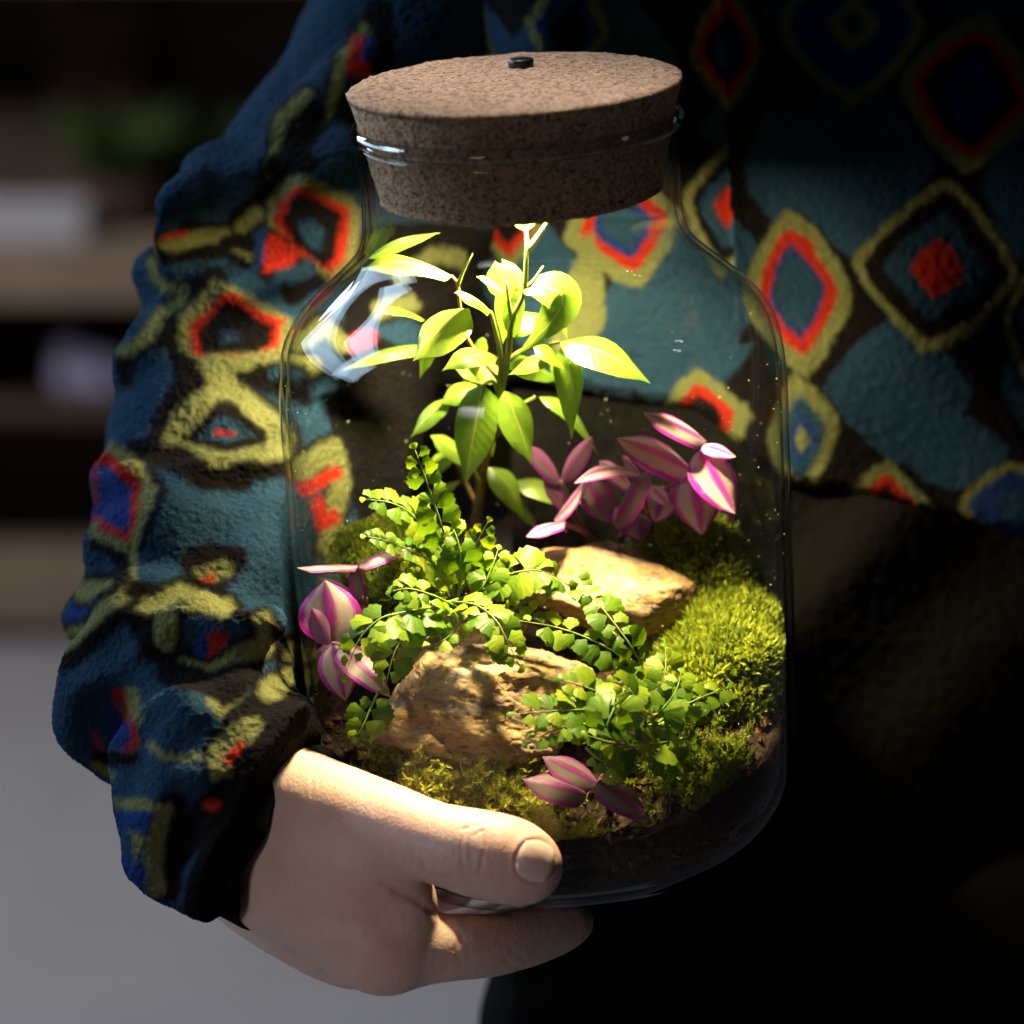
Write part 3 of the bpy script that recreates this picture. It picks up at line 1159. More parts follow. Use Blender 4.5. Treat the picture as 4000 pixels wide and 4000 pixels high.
def moss_mesh(name, mat, pos, nor, tone, length, width, per, seed, spread=.9, parent=None):
    """pos, nor: shoot bases; every shoot carries `per` narrow leaves"""
    r = np.random.default_rng(seed)
    n = len(pos)
    Pn = np.repeat(pos, per, 0)
    Nn_ = np.repeat(nor, per, 0) + r.normal(0, spread, (n * per, 3)) * .6
    Nn_ /= np.linalg.norm(Nn_, axis=1)[:, None]
    L = length * r.uniform(.55, 1.15, n * per)
    side = np.cross(Nn_, r.normal(size=(n * per, 3)))
    side /= np.maximum(np.linalg.norm(side, axis=1), 1e-9)[:, None]
    dr = np.cross(side, Nn_)
    W = width * r.uniform(.7, 1.3, n * per)
    along = np.repeat(r.uniform(0, 1, n), per)
    start = Pn + np.repeat(nor, per, 0) * (np.tile(np.linspace(0, 1, per), n) * length * .7)[:, None]
    a = start - side * W[:, None] * .5
    b = start + side * W[:, None] * .5
    mid = start + Nn_ * (L * .55)[:, None]
    c1 = mid + side * W[:, None] * .42
    c2 = mid - side * W[:, None] * .42
    tip = start + Nn_ * L[:, None] + dr * (L * r.uniform(-.25, .25, n * per))[:, None]
    V = np.stack([a, b, c1, tip, c2], 1).reshape(-1, 3)
    q = V - Bn
    qx, qy = q @ XJn, q @ YJn
    rr_ = np.hypot(qx, qy)
    ov = np.maximum(rr_ - (.0838 - tk - .0006), 0) / np.maximum(rr_, 1e-9)
    V = V - (ov * qx)[:, None] * XJn - (ov * qy)[:, None] * YJn
    k = np.arange(n * per) * 5
    F = np.stack([k, k + 1, k + 2, k + 3, k + 4], 1)
    base = np.repeat(tone, per) + r.uniform(-.15, .15, n * per)
    t5 = np.stack([base - .35, base - .35, base, base + .35, base], 1).reshape(-1)
    me = mesh_np(name, V - (origin_of(parent) if parent else 0), F, mat, True)
    at = me.attributes.new('tone', 'FLOAT', 'POINT')
    at.data.foreach_set('value', np.clip(t5, 0, 1).astype(np.float32))
    o = link(name, me, parent)
    o['kind'] = 'stuff'
    return o


def mound(name, label, blobs, mat, nshoot, length, width, per, seed, group, spread=.9, tone=.45):
    """a moss cushion: lumpy base body plus its blades. blobs: (u, v, yl, r_px)"""
    prims = []
    for (u, v, yl, r) in blobs:
        p = npv(PJ(u, v, yl))
        prims.append((p, p + 1e-5, r / PXM, r / PXM, .008, 1))

    def post(G, F):
        F = F + .0045 * fbm(G, 85, 2, seed)
        q = G - Bn
        rad = np.sqrt((q @ XJn) ** 2 + (q @ YJn) ** 2)
        return np.maximum(F, rad - (R - tk - .0045))
    V, F = sdf_grid(prims, .0016, post)
    loc = Vector(V.mean(0))
    t = empty(name, loc, label, 'moss', group)
    part('moss_base', V, F, M_MOSSB, t)
    N = vnormals(V, F)
    up = .7 * UPVn - .5 * FWDn
    w_ = np.clip(N @ (up / np.linalg.norm(up)) + .35, 0, 1)
    r = np.random.default_rng(seed)
    i = r.choice(len(V), nshoot, p=w_ / w_.sum())
    pos = V[i] + r.normal(0, .0007, (nshoot, 3))
    nn = N[i] * .8 + AXn * .35
    nn /= np.linalg.norm(nn, axis=1)[:, None]
    tn = tone + .5 * fbm(pos, 130, 2, seed + 3)
    o = moss_mesh('moss_leaves', mat, pos - nn * .001, nn, tn, length, width, per, seed, spread, t)
    return t


mound('moss_cushion', 'bright yellow-green moss cushion against the right glass beside the rocks',
      [(2730, 2640, .005, 165), (2880, 2640, .000, 170), (2800, 2740, -.012, 160), (2940, 2720, -.010, 140), (2650, 2690, -.008, 100), (2860, 2450, .018, 120), (2960, 2500, .012, 120), (2700, 2480, .016, 110), (2980, 2640, .0, 120)],
      M_MOSS1, 3000, .0054, .0011, 9, 31, 'moss cushions', 1.05, .55)
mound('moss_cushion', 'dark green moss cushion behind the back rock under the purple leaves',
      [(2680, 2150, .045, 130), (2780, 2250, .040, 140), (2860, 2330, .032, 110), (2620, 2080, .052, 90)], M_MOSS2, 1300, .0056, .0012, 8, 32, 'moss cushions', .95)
mound('moss_cushion', 'small yellow-green moss cushion at the left back glass above the purple leaves',
      [(1400, 2170, .022, 90), (1480, 2200, .022, 110), (1560, 2140, .03, 90), (1500, 2290, .010, 100), (1600, 2330, .005, 110)], M_MOSS1, 1200, .0042, .0009, 8, 33, 'moss cushions', .9)


def feather_moss(label, n, region, seed, length=.010, mat=M_MOSS3, tone=.5):
    """carpet of branched shoots. region: list of (u0,v0,u1,v1,spread_px)"""
    r = np.random.default_rng(seed)
    pos, nor, tn = [], [], []
    for i in range(n):
        a = region[r.integers(len(region))]
        f = r.uniform()
        u = a[0] + (a[2] - a[0]) * f + r.normal(0, a[4])
        v = a[1] + (a[3] - a[1]) * f + r.normal(0, a[4] * .7)
        p = npv(PS(u, v))
        q = p - Bn
        x, y = q @ XJn, q @ YJn
        rad = math.hypot(x, y)
        if rad > R - .005:
            p = p - (x * XJn + y * YJn) / rad * (rad - R + .005)
        d = AXn * r.uniform(.3, 1) + XJn * r.normal(0, .8) + YJn * r.normal(-.35, .5)
        d /= np.linalg.norm(d)
        L = length * r.uniform(.5, 1.3)
        droop = r.uniform(.0, .6)
        tone_i = tone + r.normal(0, .18)
        ns = 11
        for k in range(ns):
            f2 = k / (ns - 1)
            c = p + d * L * f2 - AXn * droop * L * f2 * f2 * .6
            qq = c - Bn
            rr_ = math.hypot(qq @ XJn, qq @ YJn)
            if rr_ > R - .0035:
                c = c - ((qq @ XJn) * XJn + (qq @ YJn) * YJn) / rr_ * (rr_ - R + .0035)
            pos.append(c)
            nor.append(d)
            tn.append(tone_i + .25 * f2)
    o = moss_mesh('feather_moss', mat, np.array(pos), np.array(nor), np.array(tn), .0030, .00055, 6, seed, 1.5)
    tag(o, label, 'moss')
    return o


feather_moss('olive feathery moss carpet between the front rock and the thumb', 420, [(1480, 2960, 1700, 3060, 50), (1600, 3060, 1900, 3110, 50), (1850, 3080, 2120, 3200, 55), (2050, 3180, 2230, 3330, 45), (1880, 3010, 2000, 3060, 30)], 41, .0135)
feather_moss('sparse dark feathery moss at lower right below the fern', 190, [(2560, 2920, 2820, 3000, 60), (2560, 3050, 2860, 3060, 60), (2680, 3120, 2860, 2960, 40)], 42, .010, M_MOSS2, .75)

# bark chip at the right glass
pb_ = [npv(PS(2960, 2830)), npv(PS(2930, 2900)), npv(PS(2900, 3010))]
prims = [(npv(PJ(2965, 2800, -.02)), npv(PJ(2950, 2880, -.026)), 50 / PXM, 55 / PXM, .004, 1), (npv(PJ(2950, 2880, -.026)), npv(PJ(2890, 3010, -.034)), 55 / PXM, 40 / PXM, .004, 1), (npv(PJ(2935, 2900, -.027)), npv(PJ(2850, 2930, -.036)), 36 / PXM, 22 / PXM, .004, 1)]


def post_bark(G, F):
    A = G @ np.array([[1, 0, 0], [0, 1, 0], [0, 0, .3]])
    F = F + .0018 * fbm(A, 230, 3, 3)
    q = G - Bn
    rad = np.sqrt((q @ XJn) ** 2 + (q @ YJn) ** 2)
    return np.maximum(F, rad - (R - tk - .0022))


V, F = sdf_grid(prims, .0007, post_bark)
tag(link('bark_chip', mesh_np('bark_chip', V, F, M_BARK)), 'reddish brown chip of bark against the lower right glass', 'bark')

# ================================================================== PLANTS
def camv(x, y, z):
    """direction given as right, up, towards the camera"""
    return x * RGT + y * UPV - z * FWD


def stem_part(name, pts, r0, r1, mat, parent, n=14):
    pp = spline([npv(p) for p in pts], n)
    V, F = tube(pp, [r0 + (r1 - r0) * i / (n - 1) for i in range(n)], 7)
    return part(name, V, F, mat, parent)


ROOT = PS(1852, 2080)
ry = (MJI @ ROOT).y
fic = empty('fig_plant', ROOT, 'small upright fig plant with glossy pointed leaves, brightly lit under the cork', 'plant')
S = lambda u, v, dy=0.0: PJ(u, v, ry * max(0, min(1, (v - 1000) / 1080)) + dy)
stem_part('stem', [ROOT, S(1866, 1983), S(1897, 1776), S(1949, 1657)], .0019, .0015, M_TWIG, fic, 16)
stem_part('upper_stem', [S(1940, 1690), S(1949, 1657), S(1950, 1560), S(1981, 1425), S(1999, 1251), S(2046, 1142), S(2057, 975), S(2056, 880)], .00152, .0006, M_STEM, fic, 30)
stem_part('branch', [S(1949, 1550), S(1955, 1390), S(1925, 1250), S(1915, 1215)], .0011, .0006, M_STEM, fic)
stem_part('branch', [S(1999, 1251), S(1988, 1180), S(1978, 1100)], .0009, .0004, M_STEM, fic)
stem_part('branch', [S(1765, 1078), S(1788, 1115), S(1797, 1200), S(1830, 1330, .004), S(1945, 1480)], .0005, .0008, M_ORANGE, fic, 20)
stem_part('branch', [S(1985, 1410), S(2040, 1370), S(2130, 1345), S(2190, 1335)], .0010, .0006, M_STEM, fic)
stem_part('branch', [S(1950, 1540), S(1925, 1490), S(1890, 1500)], .0009, .0006, M_STEM, fic)
stem_part('branch', [S(1940, 1650), S(1990, 1605), S(2090, 1550, .008)], .0009, .0006, M_STEM, fic)
stem_part('branch', [S(1858, 2000, -.004), S(1868, 1890, -.006), S(1838, 1810, -.006)], .0010, .0007, M_STEM, fic)
stem_part('branch', [S(1870, 1990, .006), S(1800, 1850, .010), S(1770, 1770, .012)], .0010, .0007, M_TWIG, fic)
stem_part('bud', [S(1788, 1115), S(1810, 1060), S(1846, 992)], .0008, .0002, M_STEM, fic, 8)
stem_part('bud', [S(2046, 1142), S(2090, 1090), S(2122, 1040)], .0010, .0003, M_STEM, fic, 8)
stem_part('bud', [S(2060, 975), S(2110, 905), S(2163, 833)], .0008, .0004, M_STEM, fic, 8)
FICL = [
    # base(u,v,dy)      tip(u,v,dy)        width px, normal (right, up, camera), bend, cup
    ((1764, 1077, 0), (1409, 1060, -.022), 150, (-.1, .85, .55), .28, .10),
    ((1440, 1010, .03), (1722, 908, .034), 62, (-.2, .7, .6), .12, .08),  # added leaf, stands in for a leaf reflection in the back glass
    ((1832, 1205, -.004), (1612, 1412, -.026), 205, (-.35, .75, .6), .16, .12),
    ((1915, 1215, -.002), (1775, 1142, -.012), 110, (.1, .85, .55), .22, .18),
    ((1975, 1140, 0), (1860, 1080, -.010), 58, (.2, .7, .7), .12, .1),
    ((1990, 1175, .002), (1932, 1020, .006), 120, (-.2, .2, .95), .08, .12),
    ((2055, 905, 0), (2048, 832, -.002), 78, (0, .1, 1), .1, .15),
    ((2000, 1150, .004), (2030, 1338, .012), 130, (.3, .35, .9), .12, .1),
    ((1958, 1140, .006), (1965, 1345, .014), 90, (-.4, .3, .8), .1, .1),
    ((2045, 1130, .002), (2005, 1400, -.002), 165, (.35, .25, .9), (2370, 1090, .008), .06),
    ((2180, 1130, .014), (2215, 1330, .016), 70, (.6, .3, .6), .1, .1),
    ((2188, 1335, -.004), (2543, 1500, -.022), 180, (.15, .9, .55), .24, .10),
    ((2190, 1360, .0), (2232, 1715, -.018), 145, (.6, .45, .65), .30, .12),
    ((2085, 1355, -.006), (2210, 1450, -.012), 80, (.1, .8, .45), .30, .1),
    ((2170, 1390, -.006), (1985, 1465, -.010), 75, (.1, .7, .7), .14, .1),
    ((1945, 1395, -.002), (1725, 1450, -.014), 120, (-.1, .85, .55), .36, .08),
    ((1720, 1360, .024), (1330, 1450, .012), 80, (-.1, .9, .5), .16, .08),
    ((1660, 1250, .028), (1480, 1222, .014), 66, (-.1, .8, .6), .25, .1),
    ((1887, 1502, -.008), (1818, 1897, -.030), 168, (-.12, .42, .9), .13, .12),
    ((1880, 1510, .004), (1715, 1580, -.004), 120, (-.3, .75, .6), .22, .1),
    ((1760, 1560, .0), (1604, 1710, -.010), 92, (-.55, .55, .65), .18, .1),
    ((1970, 1528, -.006), (2076, 1818, -.026), 138, (.25, .45, .85), .16, .12),
    ((2105, 1550, .008), (2335, 1775, -.006), 84, (.2, .9, .45), .34, .08),
    ((1895, 1535, -.004), (1980, 1650, -.010), 62, (.25, .5, .8), .12, .1),
    ((1907, 1823, -.006), (2047, 2030, -.020), 130, (.5, .6, .6), .30, .12),
    ((2000, 1880, .006), (2260, 1995, -.004), 110, (.25, .85, .5), .20, .1),
    ((1900, 1700, .004), (1925, 1790, .0), 60, (.3, .4, .8), .12, .1),
    ((1838, 1810, .008), (1680, 1700, .010), 90, (-.3, .7, .6), .18, .1),
    ((1770, 1770, .014), (1640, 1880, .010), 90, (-.4, .6, .7), .2, .1),
    ((1800, 1880, .012), (1400, 2140, .008), 85, (-.3, .85, .5), .10, .08),
    ((1700, 1260, .02), (1640, 1480, .016), 90, (-.4, .4, .8), .12, .1),
    ((2150, 1420, .018), (2260, 1600, .024), 90, (.4, .5, .7), .16, .1),
    ((1900, 1330, .018), (1800, 1520, .026), 110, (-.3, .5, .8), .16, .1),
    ((1950, 1900, .012), (2110, 2080, .016), 80, (.3, .6, .7), .16, .1),
    ((2046, 1142, .004), (1960, 1010, .010), 70, (-.2, .3, .9), .1, .1),
    ((2048, 1130, -.003), (2130, 1150, -.012), 66, (.2, .7, .7), .25, .1),
    ((1985, 1300, .010), (2120, 1225, .020), 96, (.2, .6, .8), .2, .1),
    ((1975, 1420, .012), (2190, 1490, .024), 110, (.2, .6, .7), .2, .1),
    ((1960, 1480, .014), (1760, 1420, .030), 110, (-.2, .6, .7), .2, .1),
]
for (b0, t0, wd, nr_, bd, cp) in FICL:
    ct_ = None
    if isinstance(bd, tuple):
        ct_, bd = S(*bd), 0
    V, F, uv = leaf_geo(S(*b0), S(*t0), wd * 1.04 / PXM, camv(nr_[0], nr_[1], nr_[2] + .35), bd, cp, 18, 9, wav=.02, ctrl=ct_)
    part('leaf', V, F, M_FICUS, fic, uv=uv)


# ---- striped purple plants
def trad(name, label, loc, leaves, stems, mat=None):
    t = empty(name, loc, label, 'plant', 'purple striped plants')
    for s in stems:
        stem_part('stem', [PJ(*p) for p in s], .0013, .0009, M_PSTEM, t)
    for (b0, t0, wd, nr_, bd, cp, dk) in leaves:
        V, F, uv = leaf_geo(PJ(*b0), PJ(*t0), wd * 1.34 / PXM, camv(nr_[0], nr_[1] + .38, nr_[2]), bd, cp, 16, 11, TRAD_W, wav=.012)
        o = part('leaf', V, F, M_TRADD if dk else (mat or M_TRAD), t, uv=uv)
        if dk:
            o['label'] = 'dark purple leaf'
    return t


trad('purple_striped_plant', 'tall bunch of pink and cream striped leaves at the back right behind the rock', PS(2420, 2080), [
    ((2757, 1722, .020), (2512, 1612, .014), 112, (.1, .55, .85), .10, .14, 0),
    ((2705, 1835, .026), (2408, 1712, .020), 150, (.1, .45, .9), .12, .16, 0),
    ((2740, 1735, .019), (2876, 1785, .014), 66, (.1, .6, .8), .10, .14, 0),
    ((2735, 1762, .020), (2872, 2008, .008), 150, (.2, .35, .9), .12, .16, 0),
    ((2712, 1850, .030), (2742, 2090, .022), 150, (-.05, .2, .95), .12, .2, 0),
    ((2500, 1850, .030), (2240, 1890, .022), 96, (-.1, .75, .6), .32, .1, 0),
    ((2395, 2050, .034), (2552, 1828, .018), 110, (-.3, .2, .9), .08, .14, 1),
    ((2300, 1890, .034), (2385, 2040, .030), 105, (-.1, .3, .9), .06, .05, 1),
    ((2165, 2030, .030), (2308, 1835, .024), 70, (-.5, .4, .7), -.10, .12, 0),
    ((2200, 2040, .026), (2055, 2098, .016), 74, (-.2, .7, .7), .12, .14, 0),
    ((2190, 1880, .040), (2315, 1704, .034), 70, (.4, .4, .7), .12, .16, 1),
    ((2190, 1880, .044), (2060, 1740, .04), 90, (-.2, .5, .8), .12, .12, 1),
    ((2540, 1895, .034), (2612, 1978, .026), 74, (.2, .4, .8), .10, .12, 0),
    ((2850, 1900, .022), (2862, 2055, .012), 56, (.8, .2, .5), .10, .12, 1),
    ((2250, 2000, .046), (2120, 1880, .04), 90, (-.3, .4, .8), .1, .1, 1),
    ((2480, 1960, .045), (2420, 2080, .035), 95, (-.1, .4, .9), .1, .1, 1),
    ((2520, 1880, .036), (2430, 1780, .030), 100, (-.1, .5, .85), .12, .14, 0),
    ((2470, 1900, .040), (2340, 1800, .036), 100, (-.2, .5, .8), .14, .14, 0),
    ((2600, 1900, .036), (2560, 2040, .028), 110, (.0, .4, .9), .12, .14, 0),
    ((2640, 1860, .040), (2600, 1740, .036), 90, (.1, .5, .85), .12, .14, 0),
    ((2360, 1960, .042), (2250, 1960, .034), 84, (-.2, .6, .75), .16, .14, 0),
    ((2480, 2000, .038), (2500, 2110, .030), 90, (.0, .4, .9), .12, .14, 1),
], [[(2420, 2110, .05), (2520, 1980, .04), (2700, 1840, .028), (2755, 1725, .021)], [(2300, 2110, .05), (2240, 2000, .04), (2190, 1880, .036)], [(2330, 2120, .04), (2270, 2070, .032), (2190, 2040, .026)]])

trad('purple_striped_plant', 'pink and cream striped leaves drooping at the left glass beside the fern', PS(1420, 2560), [
    ((1297, 2512, -.030), (1270, 2266, -.024), 185, (-.1, .15, 1), .06, .16, 0),
    ((1291, 2514, -.034), (1218, 2378, -.040), 70, (-.1, .3, .9), .08, .2, 1),
    ((1302, 2521, -.032), (1350, 2738, -.042), 118, (-.15, .35, .9), .10, .16, 0),
    ((1322, 2515, -.031), (1526, 2724, -.044), 104, (.2, .45, .85), .12, .14, 0),
    ((1395, 2206, -.012), (1160, 2218, -.018), 60, (0, .98, .12), .05, .3, 0),
    ((1395, 2210, -.012), (1605, 2130, .004), 70, (.1, .95, .25), .10, .25, 0),
    ((1405, 2205, -.012), (1432, 2375, -.006), 84, (.6, .1, .8), .05, .25, 1),
    ((1436, 2380, -.010), (1245, 2252, -.014), 76, (-.2, .5, .8), .05, .14, 1),
    ((1290, 2530, -.024), (1215, 2560, -.018), 60, (-.4, .3, .8), .1, .14, 1),
], [[(1430, 2560, -.02), (1380, 2530, -.028), (1297, 2515, -.031)], [(1430, 2420, -.004), (1425, 2300, -.008), (1395, 2208, -.012)]])

wy = -.058
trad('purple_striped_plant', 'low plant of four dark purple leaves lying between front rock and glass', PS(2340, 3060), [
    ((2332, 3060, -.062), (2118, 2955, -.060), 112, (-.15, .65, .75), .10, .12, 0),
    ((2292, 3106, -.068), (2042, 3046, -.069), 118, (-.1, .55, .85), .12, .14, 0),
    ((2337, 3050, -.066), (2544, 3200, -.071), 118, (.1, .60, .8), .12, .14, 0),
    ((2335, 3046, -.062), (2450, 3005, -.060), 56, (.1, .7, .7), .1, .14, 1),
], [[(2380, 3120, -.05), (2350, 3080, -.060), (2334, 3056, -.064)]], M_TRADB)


# ---- ferns
def leaflet_mesh(seed, lobes=5):
    r = np.random.default_rng(seed)
    n = 15
    V, uv = [(0, 0, 0)], [(.5, 0)]
    rings = 3
    for k in range(1, rings + 1):
        f = k / rings
        for i in range(n):
            a = i / (n - 1)
            th = math.radians(-88 + 176 * a)
            rad = 1.0 + .05 * math.sin(a * lobes * 2 * math.pi) + r.normal(0, .02)
            x = f * .60 * math.sin(th) * rad * (1 - .15 * (1 - f))
            y = f * (.45 + .55 * math.cos(th)) * rad * (1 if f == 1 else 1) if True else 0
            y = f * (.50 + .50 * math.cos(th * 1.0)) * rad
            z = .16 * f * f * (-(x / .53) ** 2) + .012 * math.sin(a * lobes * 2 * math.pi) * f - .10 * (y) ** 2 * f
            V.append((x, y, z))
            uv.append((a, f))
    F = []
    for i in range(n - 1):
        F.append((0, 1 + i + 1, 1 + i))
    for k in range(rings - 1):
        for i in range(n - 1):
            p = 1 + k * n + i
            F.append((p, p + 1, p + n + 1, p + n))
    return mesh_np('leaflet', np.array(V), F, M_FERN, True, None, np.array(uv))


LEAFLETS = [leaflet_mesh(s, l) for s, l in ((1, 4), (2, 5), (3, 5), (4, 6))]


def frond(fern, pts, size, seed, nrm=(0, .6, .75), pairs=None, taper=(.55, 1.0, .3), root=None):
    """pts: (u, v, yl) from base to tip; size: leaflet length in photo pixels"""
    r = random.Random(seed)
    W = [npv(PJ(*p)) for p in pts]
    n = 26
    C = spline(W, n)
    o0 = origin_of(fern)
    V, F = tube([Vector(c) for c in C], [.00055 - .0004 * i / (n - 1) for i in range(n)], 5)
    fr_ = part('frond', V, F, M_FRACHIS, fern)
    Lr = sum(np.linalg.norm(C[i + 1] - C[i]) for i in range(n - 1))
    s0 = size * 1.08 / PXM
    if pairs is None:
        pairs = int(max(4, Lr / (s0 * .66)))
    nv = camv(*nrm).normalized()
    for k in range(pairs):
        f = .10 + .86 * (k + .5) / pairs
        i = min(int(f * (n - 1)), n - 2)
        g = f * (n - 1) - i
        c = Vector(C[i] * (1 - g) + C[i + 1] * g)
        tg = Vector(C[i + 1] - C[i]).normalized()
        nn = (nv - nv.dot(tg) * tg).normalized()
        sd = tg.cross(nn).normalized()
        sc0 = s0 * float(np.interp(f, [0, .35, .75, 1], [taper[0], taper[1], .75 * taper[1] + .25 * taper[2], taper[2]])) * r.uniform(.72, 1.2)
        for sg in (-1, 1):
            if r.random() < .06:
                continue
            tl = r.gauss(0, .5)
            sc = sc0 * r.uniform(.85, 1.15)
            d = (sd * sg + tg * r.uniform(.15, .45) + nn * r.uniform(-.25, .2)).normalized()
            n2 = (nn + sd * tl + tg * r.gauss(0, .2))
            n2 = (n2 - n2.dot(d) * d).normalized()
            x = d.cross(n2)
            cc = c + d * .0004 + tg * (sg * s0 * .12)
            q = MJI @ (cc + d * sc)
            Mx = Matrix(((x.x * sc, d.x * sc, n2.x * sc, cc.x - o0[0]), (x.y * sc, d.y * sc, n2.y * sc, cc.y - o0[1]), (x.z * sc, d.z * sc, n2.z * sc, cc.z - o0[2]), (0, 0, 0, 1)))
            l = link('leaflet', r.choice(LEAFLETS), fr_)
            l.matrix_local = Mx
    # tip leaflet
    tg = Vector(C[-1] - C[-3]).normalized()
    nn = (nv - nv.dot(tg) * tg).normalized()
    x = tg.cross(nn)
    sc = s0 * taper[2] * 1.1
    c = Vector(C[-1])
    l = link('leaflet', LEAFLETS[1], fr_)
    l.matrix_local = Matrix(((x.x * sc, tg.x * sc, nn.x * sc, c.x - o0[0]), (x.y * sc, tg.y * sc, nn.y * sc, c.y - o0[1]), (x.z * sc, tg.z * sc, nn.z * sc, c.z - o0[2]), (0, 0, 0, 1)))


fa = empty('fern', PS(1780, 2420), 'bright green fern with round leaflets left of the fig stem', 'fern', 'button ferns in the jar')
A_ = [
    ([(1775, 2330, -.010), (1768, 2260, -.012), (1735, 2090, -.016), (1690, 1950, -.020), (1655, 1850, -.022), (1622, 1758, -.022)], 84, (0, .25, .95)),
    ([(1770, 2320, -.006), (1720, 2150, -.006), (1620, 2020, -.008), (1530, 1965, -.012), (1430, 1950, -.014)], 72, (-.1, .6, .75)),
    ([(1770, 2330, -.012), (1700, 2210, -.016), (1600, 2150, -.022), (1500, 2110, -.028), (1430, 2095, -.030)], 66, (-.1, .6, .75)),
    ([(1790, 2330, -.008), (1835, 2230, -.012), (1850, 2150, -.014), (1905, 2040, -.016)], 66, (.1, .4, .9)),
    ([(1790, 2340, -.022), (1690, 2370, -.032), (1560, 2395, -.042), (1480, 2420, -.046), (1405, 2495, -.050), (1350, 2630, -.054)], 98, (-.1, .65, .7)),
    ([(1760, 2360, -.024), (1640, 2430, -.036), (1550, 2530, -.044), (1505, 2680, -.050)], 84, (-.2, .5, .8)),
    ([(1740, 2350, -.022), (1850, 2360, -.036), (1930, 2415, -.044), (1975, 2490, -.049), (2030, 2600, -.052)], 88, (.1, .65, .7)),
    ([(1830, 2350, -.012), (1890, 2295, -.020), (2000, 2240, -.022), (2130, 2235, -.022), (2290, 2330, -.020)], 92, (.1, .6, .7)),
    ([(1850, 2400, -.012), (1960, 2400, -.018), (2060, 2350, -.02), (2140, 2285, -.018)], 66, (0, .6, .75)),
    ([(1750, 2330, -.004), (1700, 2220, -.004), (1640, 2130, -.004), (1590, 2090, -.006)], 76, (-.1, .5, .8)),
    ([(1790, 2330, -.014), (1800, 2220, -.018), (1790, 2120, -.018), (1760, 2040, -.014)], 80, (.1, .4, .9)),
    ([(1800, 2340, -.020), (1880, 2300, -.024), (1920, 2220, -.022), (1945, 2150, -.018)], 74, (.2, .5, .8)),
    ([(1780, 2370, -.026), (1700, 2330, -.034), (1600, 2300, -.036), (1530, 2310, -.036)], 70, (-.1, .6, .7)),
    ([(1760, 2380, -.030), (1790, 2430, -.038), (1760, 2480, -.040), (1700, 2520, -.042)], 72, (-.1, .6, .7)),
    ([(1480, 2700, -.046), (1450, 2760, -.050), (1420, 2830, -.054), (1390, 2880, -.056)], 66, (-.1, .5, .8)),
]
for i, (p, s, nr_) in enumerate(A_):
    frond(fa, p, s, 100 + i, nr_)
fb = empty('fern', PS(2480, 2860), 'bright green fern with round leaflets in front of the bright moss cushion', 'fern', 'button ferns in the jar')
B_ = [
    ([(2540, 2660, -.030), (2510, 2600, -.034), (2440, 2490, -.034), (2360, 2385, -.028), (2290, 2310, -.022), (2240, 2245, -.018)], 76, (.1, .55, .8)),
    ([(2500, 2650, -.030), (2420, 2560, -.036), (2300, 2495, -.034), (2170, 2450, -.032), (2030, 2425, -.034)], 82, (0, .55, .8)),
    ([(2500, 2800, -.044), (2420, 2740, -.052), (2300, 2690, -.056), (2190, 2655, -.058)], 84, (0, .6, .75)),
    ([(2480, 2830, -.050), (2350, 2780, -.060), (2200, 2775, -.066), (2010, 2790, -.068)], 84, (0, .55, .8)),
    ([(2470, 2850, -.052), (2330, 2830, -.064), (2200, 2840, -.070), (2065, 2900, -.073)], 80, (0, .6, .7)),
    ([(2365, 2880, -.070), (2385, 2800, -.070), (2430, 2710, -.062), (2490, 2620, -.050)], 94, (-.1, .45, .9)),
    ([(2690, 2880, -.054), (2600, 2900, -.062), (2480, 2915, -.070), (2390, 2900, -.074), (2300, 2875, -.074)], 96, (.05, .45, .9)),
    ([(2560, 2830, -.048), (2650, 2770, -.050), (2740, 2725, -.048), (2840, 2685, -.044)], 84, (.1, .5, .85)),
    ([(2290, 2920, -.070), (2340, 2965, -.073), (2410, 2990, -.074), (2490, 2980, -.072)], 56, (0, .5, .8)),
    ([(2540, 2800, -.040), (2580, 2700, -.042), (2600, 2610, -.038), (2600, 2530, -.030)], 84, (.1, .45, .9)),
    ([(2520, 2830, -.048), (2600, 2840, -.056), (2660, 2870, -.058), (2700, 2930, -.058)], 86, (.2, .5, .8)),
    ([(2500, 2820, -.050), (2500, 2760, -.060), (2460, 2700, -.064), (2400, 2660, -.064)], 86, (0, .6, .75)),
    ([(2520, 2850, -.052), (2560, 2890, -.062), (2600, 2960, -.066), (2590, 3010, -.066)], 80, (.1, .5, .8)),
    ([(2500, 2850, -.05), (2580, 2780, -.058), (2640, 2700, -.056), (2660, 2630, -.050)], 80, (.1, .5, .8)),
]
for i, (p, s, nr_) in enumerate(B_):
    frond(fb, p, s, 200 + i, nr_)

# specks of dust and droplets on the inside of the glass
def specks():
    r = np.random.default_rng(9)
    V, F = [], []
    for i in range(420):
        a = r.uniform(math.radians(185), math.radians(355)) if r.uniform() < .75 else r.uniform(0, math.radians(180))
        z = r.uniform(.05, .175)
        rad = .0838 + (z - .05) * .012 - tk - .0003
        s = .00012 + .00022 * r.uniform() ** 3
        c = npv(J(rad * math.cos(a), rad * math.sin(a), z))
        k = len(V)
        for d in ((1, 0, 0), (-1, 0, 0), (0, 1, 0), (0, -1, 0), (0, 0, 1), (0, 0, -1)):
            V.append(c + np.array(d) * s)
        for f in ((0, 2, 4), (2, 1, 4), (1, 3, 4), (3, 0, 4), (2, 0, 5), (1, 2, 5), (3, 1, 5), (0, 3, 5)):
            F.append(tuple(k + q for q in f))
    o = link('dust_specks', mesh_np('dust_specks', V, F, mat_plain('speck', (.55, .48, .30), .4, .5, 50, .1)))
    tag(o, 'tiny pale specks of dust and water on the inside of the glass', 'specks', kind='stuff')


specks()

